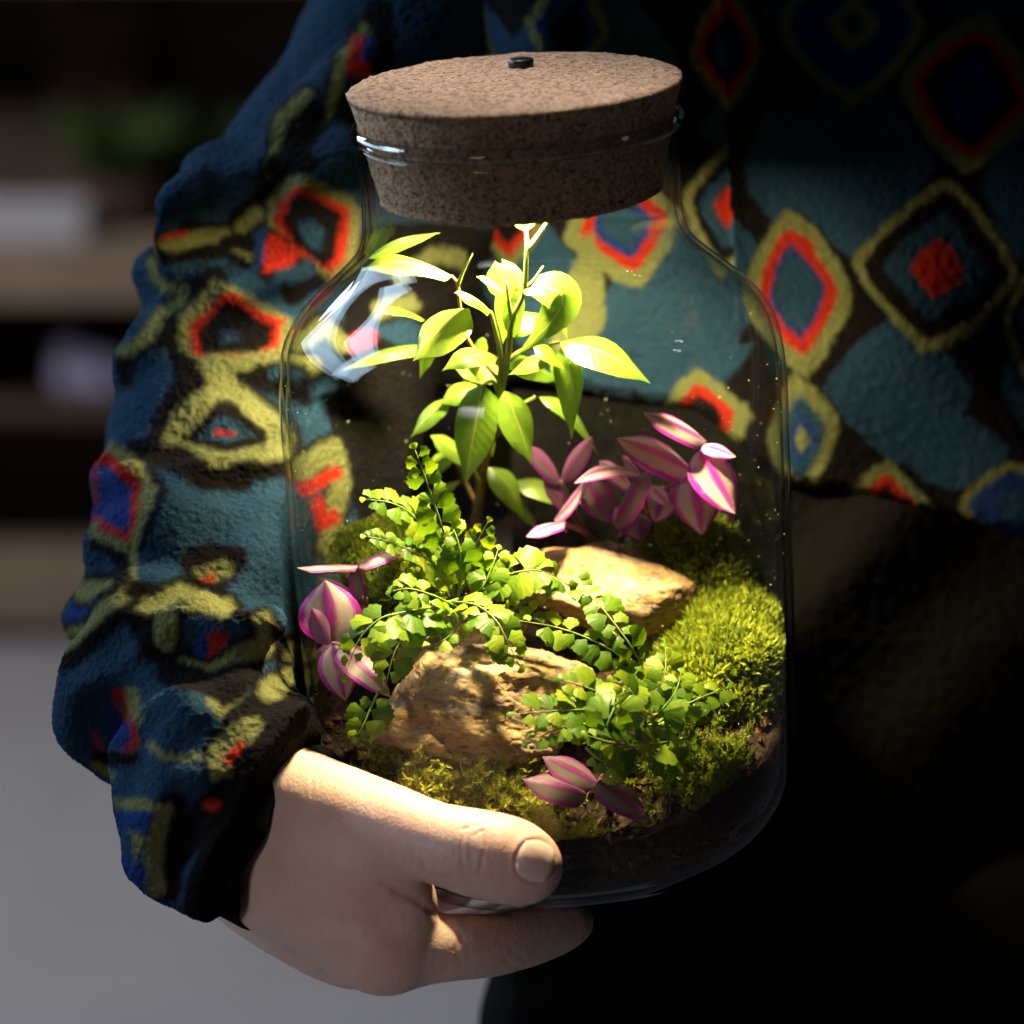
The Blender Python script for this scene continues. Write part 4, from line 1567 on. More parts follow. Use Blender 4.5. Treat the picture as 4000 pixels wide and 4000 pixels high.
# ================================================================== PERSON
C_FIELD = np.array((0.0125, 0.032, 0.060))
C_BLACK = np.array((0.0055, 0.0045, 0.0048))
C_OLIVE = np.array((0.105, 0.108, 0.040))
C_RED = np.array((0.25, 0.014, 0.007))
C_NAVY = np.array((0.008, 0.022, 0.095))
PAL = {'f': C_FIELD, 'k': C_BLACK, 'o': C_OLIVE, 'r': C_RED, 'n': C_NAVY}


def seg_dist(u, v, pts):
    d = np.full(u.shape, 1e9)
    for (x0, y0), (x1, y1) in zip(pts[:-1], pts[1:]):
        dx, dy = x1 - x0, y1 - y0
        t = np.clip(((u - x0) * dx + (v - y0) * dy) / max(dx * dx + dy * dy, 1e-6), 0, 1)
        d = np.minimum(d, np.hypot(u - x0 - t * dx, v - y0 - t * dy))
    return d


def poly_dist(u, v, pts):
    """signed distance to a polygon, negative inside"""
    d = seg_dist(u, v, pts + [pts[0]])
    ins = np.zeros(u.shape, dtype=bool)
    n = len(pts)
    for i in range(n):
        x0, y0 = pts[i]
        x1, y1 = pts[(i + 1) % n]
        c = ((y0 > v) != (y1 > v)) & (u < (x1 - x0) * (v - y0) / (y1 - y0 + 1e-9) + x0)
        ins ^= c
    return np.where(ins, -d, d)


def paint(colr, u, v, c, sd, soft=19):
    a = np.clip(.5 - sd / (2 * soft), 0, 1)
    a = a * a * (3 - 2 * a)
    return colr * (1 - a[:, None]) + PAL[c] * a[:, None]


def stroke(colr, u, v, c, wd, pts):
    xs = [p[0] for p in pts]
    ys = [p[1] for p in pts]
    m = (u > min(xs) - wd) & (u < max(xs) + wd) & (v > min(ys) - wd) & (v < max(ys) + wd)
    if m.any():
        colr[m] = paint(colr[m], u[m], v[m], c, seg_dist(u[m], v[m], pts) - wd / 2)


def blob(colr, u, v, c, pts, grow=0):
    m = np.ones(u.shape, dtype=bool)
    xs = [p[0] for p in pts]
    ys = [p[1] for p in pts]
    m = (u > min(xs) - 80) & (u < max(xs) + 80) & (v > min(ys) - 80) & (v < max(ys) + 80)
    if m.any():
        colr[m] = paint(colr[m], u[m], v[m], c, poly_dist(u[m], v[m], pts) - grow)


def jitter(V, u, v):
    return (u + vnoise(V, 420, 71) * 8 + vnoise(V, 110, 72) * 12 + vnoise(V, 38, 75) * 22,
            v + vnoise(V, 420, 73) * 8 + vnoise(V, 110, 74) * 12 + vnoise(V, 38, 76) * 22)


def ua(*pts):
    return [(350 + .828 * x, 600 + .828 * y) for x, y in pts]


def lb(*pts):
    return [(200 + .776 * x, 2150 + .776 * y) for x, y in pts]


def sleeve_print(V):
    u, v = project(V)
    u, v = jitter(V, u, v)
    c = np.tile(C_FIELD, (len(V), 1))

    def s(col, wd, pts, halo=True):
        if col == 'o' and halo and wd > 40:
            keep = c.copy()
            stroke(c, u, v, 'k', wd + 46, pts)
            lit = (keep[:, 0] > .08)
            c[lit] = keep[lit]
        stroke(c, u, v, col, wd, pts)
    b = lambda col, pts, g=0: blob(c, u, v, col, pts, g)
    # behind the jar
    b('k', [(1360, 950), (1560, 900), (2100, 900), (2200, 2300), (1500, 2300), (1330, 1700)], 20)  # dark reflection in the glass, painted into the print as black
    s('f', 110, [(1500, 1250), (1640, 1330)])
    s('o', 60, [(1560, 1080), (1680, 1000), (1800, 1010)])
    s('o', 70, [(1480, 1210), (1600, 1180)])
    # shoulder and upper arm
    s('k', 130, [(1480, 60), (1450, 310), (1380, 420)])
    s('o', 46, [(1410, 110), (1335, 240), (1306, 340), (1275, 435), (1170, 507)])
    s('r', 60, [(1393, 155), (1382, 260), (1420, 270)])
    s('n', 50, [(1430, 160), (1425, 220)])
    s('o', 46, [(1190, 378), (1103, 455), (1079, 560), (1058, 683)])
    s('k', 95, [(1230, 445), (1160, 580), (1098, 662)])
    s('f', 100, [(1295, 560), (1345, 640)])
    s('k', 110, ua((890, 60), (1010, 50)))
    s('k', 80, ua((870, 170), (780, 230), (690, 300)))
    s('k', 60, ua((450, 330), (560, 365), (690, 372)))
    s('k', 70, ua((310, 490), (470, 475), (640, 455), (720, 500)))
    s('o', 62, ua((345, 440), (430, 420), (560, 388), (630, 392)))
    s('r', 16, ua((345, 412), (400, 385), (450, 374)), False)
    s('o', 52, ua((700, 350), (765, 298)))
    s('o', 46, ua((700, 455), (728, 480)))
    s('k', 60, ua((640, 420), (780, 430), (830, 560)))
    s('k', 110, ua((880, 400), (1000, 500), (1050, 570), (950, 650)))
    b('o', ua((925, 140), (1010, 130), (1215, 215), (1265, 290), (1230, 530), (1120, 595), (980, 450), (830, 350), (830, 240)), 8)
    b('r', ua((945, 170), (1010, 168), (1205, 255), (1222, 305), (1190, 515), (1120, 560), (960, 470), (850, 335), (870, 250)))
    b('k', ua((935, 218), (1010, 205), (1165, 280), (1180, 320), (1145, 500), (1080, 535), (955, 445), (888, 320)))
    b('f', ua((970, 330), (1050, 322), (1100, 380), (1070, 462), (1000, 440)))
    s('n', 46, ua((785, 400), (800, 500)))
    b('r', ua((830, 400), (880, 395), (962, 482), (930, 522), (822, 552), (810, 480)), 3)
    s('f', 60, ua((950, 570), (1010, 540)))
    # left edge line and its dark band
    s('k', 46, ua((300, 500), (330, 600), (400, 650)))
    s('k', 120, ua((600, 610), (460, 720), (390, 830), (440, 950), (485, 1050), (400, 1210), (340, 1350)))
    s('k', 64, ua((420, 850), (260, 895), (185, 975), (170, 1060)))
    s('o', 42, ua((283, 505), (310, 590), (375, 640), (440, 655), (430, 690), (350, 745), (310, 805), (275, 865), (175, 945)), False)
    # second diamond
    b('o', ua((600, 605), (700, 640), (925, 785), (970, 900), (900, 985), (540, 985), (425, 905), (425, 770), (530, 665)), 6)
    b('r', ua((630, 655), (685, 660), (915, 800), (885, 942), (790, 968), (545, 968), (475, 900), (478, 810)))
    b('k', ua((640, 705), (700, 705), (862, 830), (850, 920), (770, 943), (560, 940), (515, 890), (530, 800)))
    b('f', ua((630, 825), (700, 835), (710, 885), (635, 890)), -4)
    # crossing olive bands
    s('o', 100, ua((570, 985), (620, 1085), (540, 1175), (435, 1275), (405, 1360), (480, 1435), (600, 1478), (760, 1450), (910, 1400)))
    s('o', 95, ua((640, 1080), (760, 1200), (870, 1285), (920, 1350)))
    s('o', 80, ua((600, 990), (760, 985), (900, 990), (1040, 1010)))
    b('k', ua((690, 1040), (780, 1000), (1000, 1010), (1040, 1190), (860, 1145), (720, 1095)), 4)
    s('f', 44, ua((850, 1050), (960, 1060)))
    b('k', ua((600, 1160), (660, 1172), (850, 1330), (830, 1390), (620, 1432), (430, 1372), (460, 1318)), 2)
    b('f', ua((590, 1245), (650, 1245), (785, 1340), (620, 1382), (485, 1350)))
    s('r', 20, ua((575, 1325), (662, 1328)))
    s('k', 105, ua((235, 1410), (400, 1455), (560, 1535), (690, 1530)))
    s('k', 70, ua((680, 1505), (920, 1470)))
    # left diamond
    b('r', ua((45, 1450), (120, 1405), (238, 1560), (243, 1640), (192, 1845), (20, 1755)), 3)
    b('n', ua((50, 1500), (90, 1485), (188, 1570), (185, 1680), (162, 1790), (20, 1722)))
    s('o', 48, ua((130, 1405), (222, 1480), (275, 1590), (245, 1680), (205, 1850), (195, 1950)), False)
    s('o', 46, ua((5, 1785), (120, 1850), (195, 1890)), False)
    s('k', 34, ua((290, 1500), (330, 1600), (300, 1700), (245, 1860)))
    s('k', 40, ua((10, 1830), (110, 1890), (160, 1930)))
    # elbow
    s('o', 40, lb((388, -30), (402, 90), (425, 200)), False)
    s('k', 60, lb((340, 40), (370, 110), (250, 150)))
    s('n', 95, lb((150, 345), (235, 240)))
    s('k', 130, lb((430, 235), (330, 325), (210, 445), (60, 525)))
    s('o', 62, lb((400, 215), (300, 290), (200, 390), (80, 465)))
    s('o', 50, lb((165, 225), (205, 190), (285, 170)))
    s('k', 90, lb((700, 70), (800, 20), (910, 40)))
    s('o', 54, lb((735, 125), (865, 85)))
    s('r', 24, lb((715, 155), (795, 125)))
    s('k', 80, lb((730, 190), (840, 195)))
    s('k', 80, lb((420, 210), (560, 218), (690, 165)))
    s('k', 70, lb((640, 310), (780, 270), (920, 300), (1020, 370), (1000, 440)))
    s('k', 110, lb((470, 330), (520, 490), (640, 520), (780, 530)))
    s('f', 70, lb((720, 350), (880, 350), (950, 410)))
    s('o', 84, lb((505, 285), (640, 212), (760, 240), (870, 285)))
    s('o', 76, lb((565, 260), (592, 350), (580, 450)))
    b('r', lb((790, 410), (860, 402), (902, 440), (890, 482), (785, 512)))
    s('n', 34, lb((760, 420), (745, 510)))
    s('o', 78, lb((1065, 365), (1092, 430), (1060, 500), (900, 560), (800, 600), (680, 575)))
    b('k', lb((1120, 390), (1250, 430), (1250, 600), (1130, 560)), 14)
    s('o', 44, lb((1225, 480), (1200, 545)))
    # forearm
    s('k', 120, lb((610, 610), (820, 665), (980, 640)))
    s('k', 60, lb((820, 700), (870, 760), (960, 720)))
    s('o', 36, lb((795, 765), (860, 820), (960, 785), (1060, 745)), False)
    s('o', 34, lb((485, 985), (540, 1032), (710, 1022)), False)
    s('r', 56, lb((368, 720), (380, 850), (395, 965)))
    s('n', 62, lb((335, 800), (360, 940)))
    s('o', 40, lb((412, 690), (412, 780), (432, 850)), False)
    s('r', 18, lb((228, 920), (255, 990)))
    s('k', 66, lb((240, 1040), (390, 1045)))
    s('o', 40, lb((215, 1080), (310, 1135)))
    s('k', 160, lb((1160, 745), (1080, 805), (960, 880)))
    s('o', 92, lb((1205, 662), (1110, 705)))
    s('k', 130, lb((1085, 965), (960, 1085), (860, 1240)))
    s('o', 92, lb((1020, 905), (880, 950), (830, 1020), (842, 1120)))
    s('r', 38, lb((950, 980), (890, 1042)))
    s('k', 100, lb((1200, 920), (1120, 985)))
    s('o', 110, lb((1140, 1015), (1110, 1120), (1150, 1165)))
    s('o', 70, lb((1090, 1115), (1005, 1205)))
    s('r', 24, lb((1100, 992), (1060, 1006)))
    s('k', 160, lb((890, 1230), (760, 1390)))
    s('r', 40, lb((910, 1300), (785, 1295)))
    s('o', 44, lb((940, 1330), (795, 1395)))
    s('k', 100, lb((960, 1330), (710, 1460), (640, 1570)))
    s('k', 120, lb((610, 1290), (595, 1500), (610, 1700)))
    s('o', 46, lb((375, 1280), (575, 1312)), False)
    s('n', 70, lb((375, 1365), (530, 1375)))
    s('n', 60, lb((375, 1570), (450, 1650)))
    b('o', lb((388, 1415), (478, 1450), (412, 1575)))
    s('o', 70, lb((572, 1340), (520, 1480), (508, 1590), (545, 1700)), False)
    # next to and behind the glass
    s('o', 70, [(1150, 1350), (1250, 1280), (1330, 1330)])
    s('r', 60, [(1380, 1330), (1440, 1310)])
    s('o', 90, [(1180, 1830), (1310, 1760), (1340, 1900), (1280, 2130)])
    s('r', 60, [(1190, 1900), (1310, 1860)])
    s('r', 55, [(1240, 1960), (1260, 2050), (1310, 2030)])
    s('k', 120, [(1330, 1600), (1450, 1800), (1460, 2000)])
    s('k', 150, [(1290, 2560), (1180, 2760), (1240, 2900)])
    near = np.clip(((V - CUFF_C) @ CUFF_AX + .0125) / .002, 0, 1)
    return c * (1 - near[:, None]) + C_BLACK * near[:, None]


def tracer(prims):
    def front(u, v):
        d = npv(ray(u, v))
        s = D - .25
        for _ in range(90):
            p = CAMn + d * s
            f = float(sdf_eval(p[None], prims, 0)[0])
            s += max(f * .8, .0001)
            if f < .0004:
                return s
        return D + .05
    return front


def prim(a, b, k=.02, op=1):
    return (npv(P(*a[:3])), npv(P(*b[:3])), a[3] / PXM, b[3] / PXM, k, op)


CUFF_C = npv(PJ(1128, 3290, -.0585))
CUFF_AX = npv(camv(.85, -.42, .30).normalized())
CUTZ = P(1200, 2850).z


def build_sleeve(parent):
    ch = [(1950, -250, .155, 560), (1700, 250, .150, 560), (1390, 800, .120, 580), (1150, 1300, .105, 590), (1010, 1800, .085, 590), (900, 2250, .062, 540), (760, 2600, .030, 420)]
    prims = [prim(a, b, .02) for a, b in zip(ch[:-1], ch[1:])]
    fo = [(780, 2650, .02, 400), (860, 2880, -.012, 350), (930, 3160, -.036, 330)]
    prims += [prim(a, b, .02) for a, b in zip(fo[:-1], fo[1:])]
    front = tracer(prims)

    def ridge(pts, k=.010, op=1, sink=.35):
        L = []
        for (u, v, r) in pts:
            s = front(u, v)
            c = CAMn + npv(ray(u, v)) * s
            rm = r / PXM
            L.append((c + npv(ray(u, v)) * (rm * sink if op > 0 else -rm * sink), rm))
        for (a, ra), (b, rb_) in zip(L[:-1], L[1:]):
            extra.append((a, b, ra, rb_, k, op))
    extra = []
    for g in ([(700, 790, 95), (830, 700, 110), (980, 730, 90)],
              [(640, 960, 70), (780, 905, 80), (900, 920, 60)],
              [(600, 1060, 90), (780, 1040, 100), (960, 1110, 80), (1090, 1200, 60)],
              [(520, 1420, 80), (640, 1300, 90), (760, 1160, 70)],
              [(430, 1860, 70), (560, 1830, 80), (800, 1850, 80), (1050, 1830, 70)],
              [(440, 2140, 120), (700, 2060, 150), (1000, 1980, 140)],
              [(860, 2290, 90), (1000, 2180, 100), (1150, 2180, 80)],
              [(330, 2420, 90), (520, 2380, 100), (680, 2360, 90)],
              [(1150, 500, 80), (1300, 380, 90), (1420, 260, 90)],
              [(1200, 700, 90), (1350, 620, 100)]):
        ridge(g, .011, 1, .48)
    R_ = [
        # hanging fold at the elbow
        [(760, 2430, -.020, 120), (560, 2500, -.012, 130), (410, 2640, .0, 155), (390, 2810, .006, 150), (480, 2930, .012, 125)],
        [(420, 2780, .01, 150), (600, 2880, .02, 180)],
        [(760, 2540, -.026, 80), (930, 2510, -.032, 85), (1050, 2440, -.032, 75)],
        # forearm rolls
        [(640, 2740, -.028, 130), (860, 2760, -.042, 150), (1080, 2720, -.044, 110)],
        [(640, 2760, -.022, 150), (590, 2950, -.018, 120), (600, 3150, -.022, 115), (590, 3350, -.026, 108)],
        [(760, 2960, -.050, 120), (960, 2850, -.054, 100), (1130, 2800, -.050, 85)],
        [(760, 3050, -.046, 140), (700, 3250, -.040, 170), (680, 3360, -.036, 140)],
        [(900, 3120, -.062, 110), (1080, 2960, -.064, 95), (1190, 2880, -.058, 75)],
        [(840, 3420, -.050, 160), (930, 3300, -.056, 160), (1060, 3120, -.062, 140), (1160, 2980, -.06, 110)],
        [(750, 3330, -.04, 170), (880, 3430, -.04, 165)],
    ]
    for g in R_:
        for a, b in zip(g[:-1], g[1:]):
            extra.append(prim(a, b, .010))
    front = tracer(prims + extra)
    w3 = lambda rr, pts: [(x, y, rr) for x, y in pts]
    G_ = [(78, .25, lb((350, 610), (500, 545), (640, 520), (780, 520), (940, 480))),
          (66, .20, lb((450, 640), (330, 740), (255, 850), (225, 960))),
          (88, .15, lb((830, 650), (1000, 700), (1160, 620), (1260, 600))),
          (46, .15, lb((620, 985), (850, 905), (1050, 855), (1200, 830))),
          (58, .15, lb((830, 1200), (960, 1065), (1090, 970), (1210, 880))),
          (60, .20, lb((640, 1460), (800, 1300), (950, 1285), (1020, 1220))),
          (40, .20, lb((570, 1680), (600, 1480), (650, 1300))),
          (60, .25, lb((80, 545), (240, 470), (420, 350))),
          (42, .20, lb((450, 210), (600, 200), (720, 140), (860, 100))),
          (46, .15, ua((410, 350), (560, 372), (700, 385), (840, 400))),
          (44, .15, ua((290, 480), (460, 462), (640, 475), (760, 560), (940, 690))),
          (44, .20, ua((880, 430), (1000, 520), (1080, 570))),
          (50, .20, ua((690, 1085), (860, 1130), (1000, 1150))),
          (30, .20, ua((430, 1335), (640, 1345), (860, 1325))),
          (36, .20, ua((70, 1425), (330, 1385), (470, 1372))),
          (40, .20, ua((400, 640), (340, 690), (270, 790))),
          (40, .20, ua((760, 120), (840, 170), (900, 100))),
          (42, .25, ua((520, 1530), (700, 1560), (920, 1530)))]
    for (rr, sk, pts) in G_:
        ridge(w3(rr, pts), .009, -1, sk)

    def post(G, F):
        F = F + .0009 * fbm(G, 34, 2, 51)
        q = G - Bn
        rad = np.sqrt((q @ XJn) ** 2 + (q @ YJn) ** 2)
        z = q @ AXn
        jarsd = np.where(z > .19, np.maximum(rad - .062, -1), rad - R)
        jarsd = np.maximum(jarsd, np.maximum(z - .262, -z - .004))
        F = np.maximum(F, .004 - jarsd)
        return np.maximum(F, (G - CUFF_C) @ CUFF_AX + .006)
    V, F = sdf_grid(prims + extra, .00115, post)
    V = laplace(V, F, 2, .4)
    V, F = subdivide(V, F)
    V = laplace(V, F, 1, .4)
    N = vnormals(V, F)
    V = V + N * (fbm(V, 700, 2, 61, .5) * .0006 + fbm(V, 90, 2, 62) * .0005)[:, None]
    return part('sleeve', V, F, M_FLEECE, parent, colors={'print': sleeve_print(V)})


# ---- hand
def HJ(u, v, yl, r):
    return (npv(PJ(u, v, yl)), r / PXM)


def hand_prims():
    pr = []

    def chain(pts, k=.008, op=1):
        pts = spline(pts, 4 * (len(pts) - 1) + 1)
        L = [HJ(*p) for p in pts]
        for (a, ra), (b, rb_) in zip(L[:-1], L[1:]):
            pr.append((a, b, ra - k * .19, rb_ - k * .19, k, op))
    # wrist and thumb side
    chain([(780, 2960, -.030, 175), (1040, 3060, -.052, 165), (1260, 3150, -.070, 163), (1500, 3225, -.084, 142), (1690, 3290, -.092, 122), (1800, 3318, -.0945, 120), (1890, 3340, -.0955, 128), (1990, 3362, -.0965, 127), (2068, 3392, -.0965, 112)], .007)
    # index side of the hand
    chain([(780, 3280, -.030, 180), (1010, 3400, -.052, 190), (1250, 3490, -.070, 195), (1440, 3630, -.080, 175), (1530, 3710, -.082, 150)], .010)
    chain([(780, 3250, -.015, 170), (1000, 3440, -.034, 175), (1200, 3560, -.052, 180), (1400, 3715, -.062, 138)], .010)
    chain([(1020, 3230, -.052, 180), (1300, 3320, -.074, 185), (1470, 3420, -.083, 150)], .010)
    chain([(1470, 3330, -.083, 130), (1540, 3480, -.083, 110), (1560, 3600, -.081, 125)], .008)
    # index finger under the base
    chain([(1530, 3710, -.082, 140), (1730, 3702, -.078, 120), (1930, 3690, -.067, 114), (2100, 3650, -.052, 104), (2240, 3600, -.037, 88)], .004)
    chain([(1400, 3720, -.062, 130), (1640, 3730, -.050, 100), (1830, 3680, -.030, 92), (2030, 3590, .005, 72)], .005)
    chain([(1300, 3660, -.042, 130), (1560, 3690, -.022, 95), (1780, 3650, -.004, 92), (1980, 3560, .028, 74)], .005)
    chain([(1220, 3590, -.022, 120), (1480, 3610, .0, 82), (1640, 3570, .016, 78), (1800, 3490, .042, 64)], .005)
    return pr


HAND = hand_prims()


def jar_cut(G, F):
    q = G - Bn
    rad = np.sqrt((q @ XJn) ** 2 + (q @ YJn) ** 2)
    z = q @ AXn
    # rounded-cylinder distance to the jar
    rc = .026
    dx = rad - (.0842 - rc)
    dz = np.maximum(rc - z, 0)
    js = np.where(z < rc, np.sqrt(np.maximum(dx, 0) ** 2 + dz ** 2) - rc, rad - .0842)
    return -smin(-F, js - .0004, .002)


def hand_sdf(Pt):
    return jar_cut(Pt, sdf_eval(Pt, HAND, 0))


def hand_front(u, v):
    d = npv(ray(u, v))
    s = D - .2
    for _ in range(140):
        p = CAMn + d * s
        f = float(hand_sdf(p[None])[0])
        s += max(f * .7, .00005)
        if f < .0002:
            return p
    return CAMn + d * D


def build_hand():
    V, F = sdf_grid(HAND, .0009, jar_cut)
    V = laplace(V, F, 2, .5)
    V, F = subdivide(V, F)
    V = laplace(V, F, 2, .5)
    N = vnormals(V, F)
    u, v = project(V)
    face = (N @ (-FWDn)) > 0
    z6 = lambda *p: [(900 + .828 * x, 2850 + .828 * y) for x, y in p]
    dsp = np.zeros(len(V))

    def groove(pts, wd, depth):
        d = seg_dist(u, v, pts)
        return -depth * np.exp(-(d / wd) ** 2) * face
    # creases of the thumb knuckle
    for pts, wd, dp in ((z6((1112, 465), (1090, 530), (1086, 590), (1100, 665)), 8, .00020), (z6((1188, 480), (1198, 560), (1172, 690)), 8, .00022), (z6((1140, 480), (1132, 560), (1140, 640)), 7, .00010), (z6((1225, 540), (1222, 610)), 7, .00008), (z6((1060, 520), (1058, 600)), 8, .00008), (z6((1150, 500), (1185, 475)), 7, .0002),
                        (z6((1095, 470), (1200, 440)), 8, .0002), (z6((905, 640), (960, 690), (1040, 700)), 12, .0003),
                        (z6((950, 850), (1010, 900), (1090, 985)), 18, .0005), (z6((780, 770), (860, 800), (935, 850)), 14, .0006), (z6((720, 720), (800, 770), (900, 800)), 16, .0005),
                        (z6((1090, 990), (1060, 1040), (1085, 1090)), 12, .00025), (z6((1330, 1040), (1400, 1100), (1340, 1150)), 12, .00012), (z6((1300, 1090), (1370, 1140)), 10, .0001)):
        dsp += groove(pts, wd, dp)
    # nail fold
    nc = (2092, 3363)
    du, dv = u - nc[0], v - nc[1]
    a = math.radians(17)
    x = du * math.cos(a) + dv * math.sin(a)
    y = -du * math.sin(a) + dv * math.cos(a)
    rr = ((np.abs(x) / 78) ** 2.2 + (np.abs(y) / 84) ** 2.2) ** (1 / 2.2)
    dsp += face * (-.00024 * np.exp(-((rr - .97) / .10) ** 2) + .00022 * np.exp(-((rr - 1.18) / .15) ** 2) * (x < 20))
    # fine wrinkles across the thumb and wrist
    A = np.stack([u * .020, v * .006, np.zeros_like(u)], 1)
    dsp += face * vnoise(A, 3.0, 81) * .00006 * np.clip((1250 - np.abs(u - 1500)) / 1250, 0, 1)
    dsp += fbm(V, 120, 3, 83) * .00012
    V = V + N * dsp[:, None]
    base = np.array((.72, .50, .42))
    red = np.array((.70, .36, .30))
    f = np.zeros(len(V))
    for (cu, cv, r, s) in ((1960, 3300, 150, .55), (2100, 3400, 170, .7), (1560, 3760, 150, .5), (1480, 3560, 180, .35), (1700, 3480, 160, .3), (2000, 3760, 160, .4), (1500, 3200, 200, .3)):
        f = np.maximum(f, s * np.exp(-((u - cu) ** 2 + (v - cv) ** 2) / r ** 2))
    f += np.clip(-dsp * 900, 0, .5) + .12 * fbm(V, 60, 3, 85)
    f = np.clip(f, 0, 1)[:, None]
    colr = base * (1 - f) + red * f
    o = link('person', mesh_np('person', V, F, M_SKIN, True, {'flush': colr}))
    tag(o, 'person in a patterned fleece jacket and black trousers holding the jar in one hand', 'person')
    # nail
    n1, n2 = 13, 13
    Vn, Fn, tipf = [], [], []
    for i in range(n1):
        for j in range(n2):
            p, q = i / (n1 - 1) * 2 - 1, j / (n2 - 1) * 2 - 1
            # square to rounded outline
            x = 76 * p * math.sqrt(1 - .42 * q * q)
            y = 84 * q * math.sqrt(1 - .42 * p * p)
            uu = nc[0] + x * math.cos(a) - y * math.sin(a)
            vv = nc[1] + x * math.sin(a) + y * math.cos(a)
            c = hand_front(uu, vv)
            e = max(abs(p), abs(q))
            lift = .00055 - .0006 * max(0, e - .75) / .25 + (.0005 if p > .8 else 0)
            Vn.append(c - npv(ray(uu, vv)).astype(float) / np.linalg.norm(npv(ray(uu, vv))) * lift)
    for i in range(n1 - 1):
        for j in range(n2 - 1):
            Fn.append((i * n2 + j, i * n2 + j + 1, (i + 1) * n2 + j + 1, (i + 1) * n2 + j))
    Fn = np.array(Fn)
    Vn = laplace(np.array(Vn), Fn, 1, .3)
    nail = part('thumbnail', Vn, Fn, M_NAIL, o)
    nail.data.materials.append(M_NAILTIP)
    for k, p in enumerate(nail.data.polygons):
        if k // (n2 - 1) >= n1 - 2:
            p.material_index = 1
    return o


person = build_hand()


def diamond(c, u, v, cx, cy, a, b, rings, rot=0.0, clip=None, p=1.25):
    """rings: (level, colour) from outside in; level 1 is the outer edge"""
    x, y = u - cx, v - cy
    cr, sr = math.cos(math.radians(rot)), math.sin(math.radians(rot))
    x, y = x * cr + y * sr, -x * sr + y * cr
    r = ((np.abs(x) / a) ** p + (np.abs(y) / b) ** p) ** (1 / p)
    sc = min(a, b)
    m = r < 1.3
    if clip is not None:
        m = m & clip
    if not m.any():
        return
    for lv, col in rings:
        c[m] = paint(c[m], u[m], v[m], col, (r[m] - lv) * sc, 13)


def torso_print(V, fold):
    u, v = project(V)
    u, v = jitter(V, u, v)
    c = np.tile(C_BLACK, (len(V), 1))
    Lf = ~fold | (v > 1330)
    fld = [(1.0, 'f')]
    for (cx, cy, a, b) in ((3500, 1520, 330, 330), (3330, 640, 340, 400), (3990, 740, 170, 330), (3740, 1760, 260, 170), (3060, 640, 180, 300), (4080, 1500, 200, 260), (3560, 100, 90, 90), (3820, -80, 260, 220), (3080, -60, 150, 250)):
        diamond(c, u, v, cx, cy, a * .9, b * .9, fld, clip=fold)
    for (cx, cy, a, b) in ((2640, 1260, 330, 420), (2300, 1500, 180, 300), (2080, 1100, 200, 300), (2300, 300, 380, 420), (1850, 300, 260, 300), (2830, 500, 100, 120), (2860, 1080, 180, 230)):
        diamond(c, u, v, cx, cy, a, b, fld, clip=Lf if cx < 2850 else None)
    OR = [(1.0, 'o'), (.80, 'r'), (.60, 'k'), (.36, 'f')]
    OB = [(1.0, 'o'), (.82, 'k'), (.60, 'f'), (.30, 'r')]
    diamond(c, u, v, 3794, 362, 285, 320, [(1.0, 'o'), (.80, 'r'), (.66, 'k'), (.45, 'n'), (.25, 'f')], 8)
    diamond(c, u, v, 3654, 1045, 320, 340, [(1.0, 'o'), (.86, 'k'), (.62, 'f'), (.34, 'r')], 6)
    diamond(c, u, v, 3115, 1140, 215, 330, [(1.0, 'o'), (.72, 'r'), (.50, 'n'), (.42, 'f')], -6)
    diamond(c, u, v, 3335, 83, 290, 330, [(1.0, 'o'), (.84, 'n'), (.34, 'o'), (.16, 'f')], 6)
    diamond(c, u, v, 2840, 190, 150, 250, [(1.0, 'o'), (.80, 'r'), (.60, 'k'), (.36, 'n')], 4)
    diamond(c, u, v, 2850, 800, 190, 290, [(1.0, 'o'), (.78, 'k'), (.58, 'f'), (.28, 'r')], 8, clip=Lf)
    diamond(c, u, v, 3460, 2010, 200, 210, [(1.0, 'o'), (.72, 'r'), (.50, 'k')])
    diamond(c, u, v, 3960, 1985, 220, 200, [(1.0, 'o'), (.80, 'n'), (.4, 'f')])
    diamond(c, u, v, 3135, 1700, 140, 260, [(1.0, 'o'), (.66, 'f'), (.40, 'n'), (.22, 'o')], -8)
    diamond(c, u, v, 2430, 880, 230, 260, [(1.0, 'o'), (.72, 'r'), (.50, 'n'), (.34, 'f')], -12)
    diamond(c, u, v, 2745, 1650, 190, 210, [(1.0, 'o'), (.68, 'r'), (.45, 'k')], -6)
    diamond(c, u, v, 1990, 830, 160, 200, [(1.0, 'o'), (.75, 'r'), (.5, 'k')], 0)
    diamond(c, u, v, 2250, 1230, 110, 330, [(1.0, 'o')], 10)
    diamond(c, u, v, 1800, 190, 150, 170, [(1.0, 'o'), (.78, 'r'), (.55, 'n')], 30)
    diamond(c, u, v, 2210, 100, 160, 200, [(1.0, 'o'), (.78, 'n'), (.5, 'k')], 10)
    diamond(c, u, v, 4060, 1260, 150, 260, [(1.0, 'o'), (.8, 'k'), (.5, 'f')], 5)
    return c


def grid_surface(us, vs, dep):
    U, Vv = np.meshgrid(us, vs, indexing='ij')
    o = dep(U, Vv)
    d = (D + o)[..., None]
    W = CAMn + d * (FWDn + ((U - 2000) / 2000 * T)[..., None] * RGTn - ((Vv - 2000) / 2000 * T)[..., None] * UPVn)
    n, m = U.shape
    idx = np.arange(n * m).reshape(n, m)
    F = np.stack([idx[:-1, :-1], idx[:-1, 1:], idx[1:, 1:], idx[1:, :-1]], -1).reshape(-1, 4)
    return W.reshape(-1, 3), F, U.ravel(), Vv.ravel(), idx


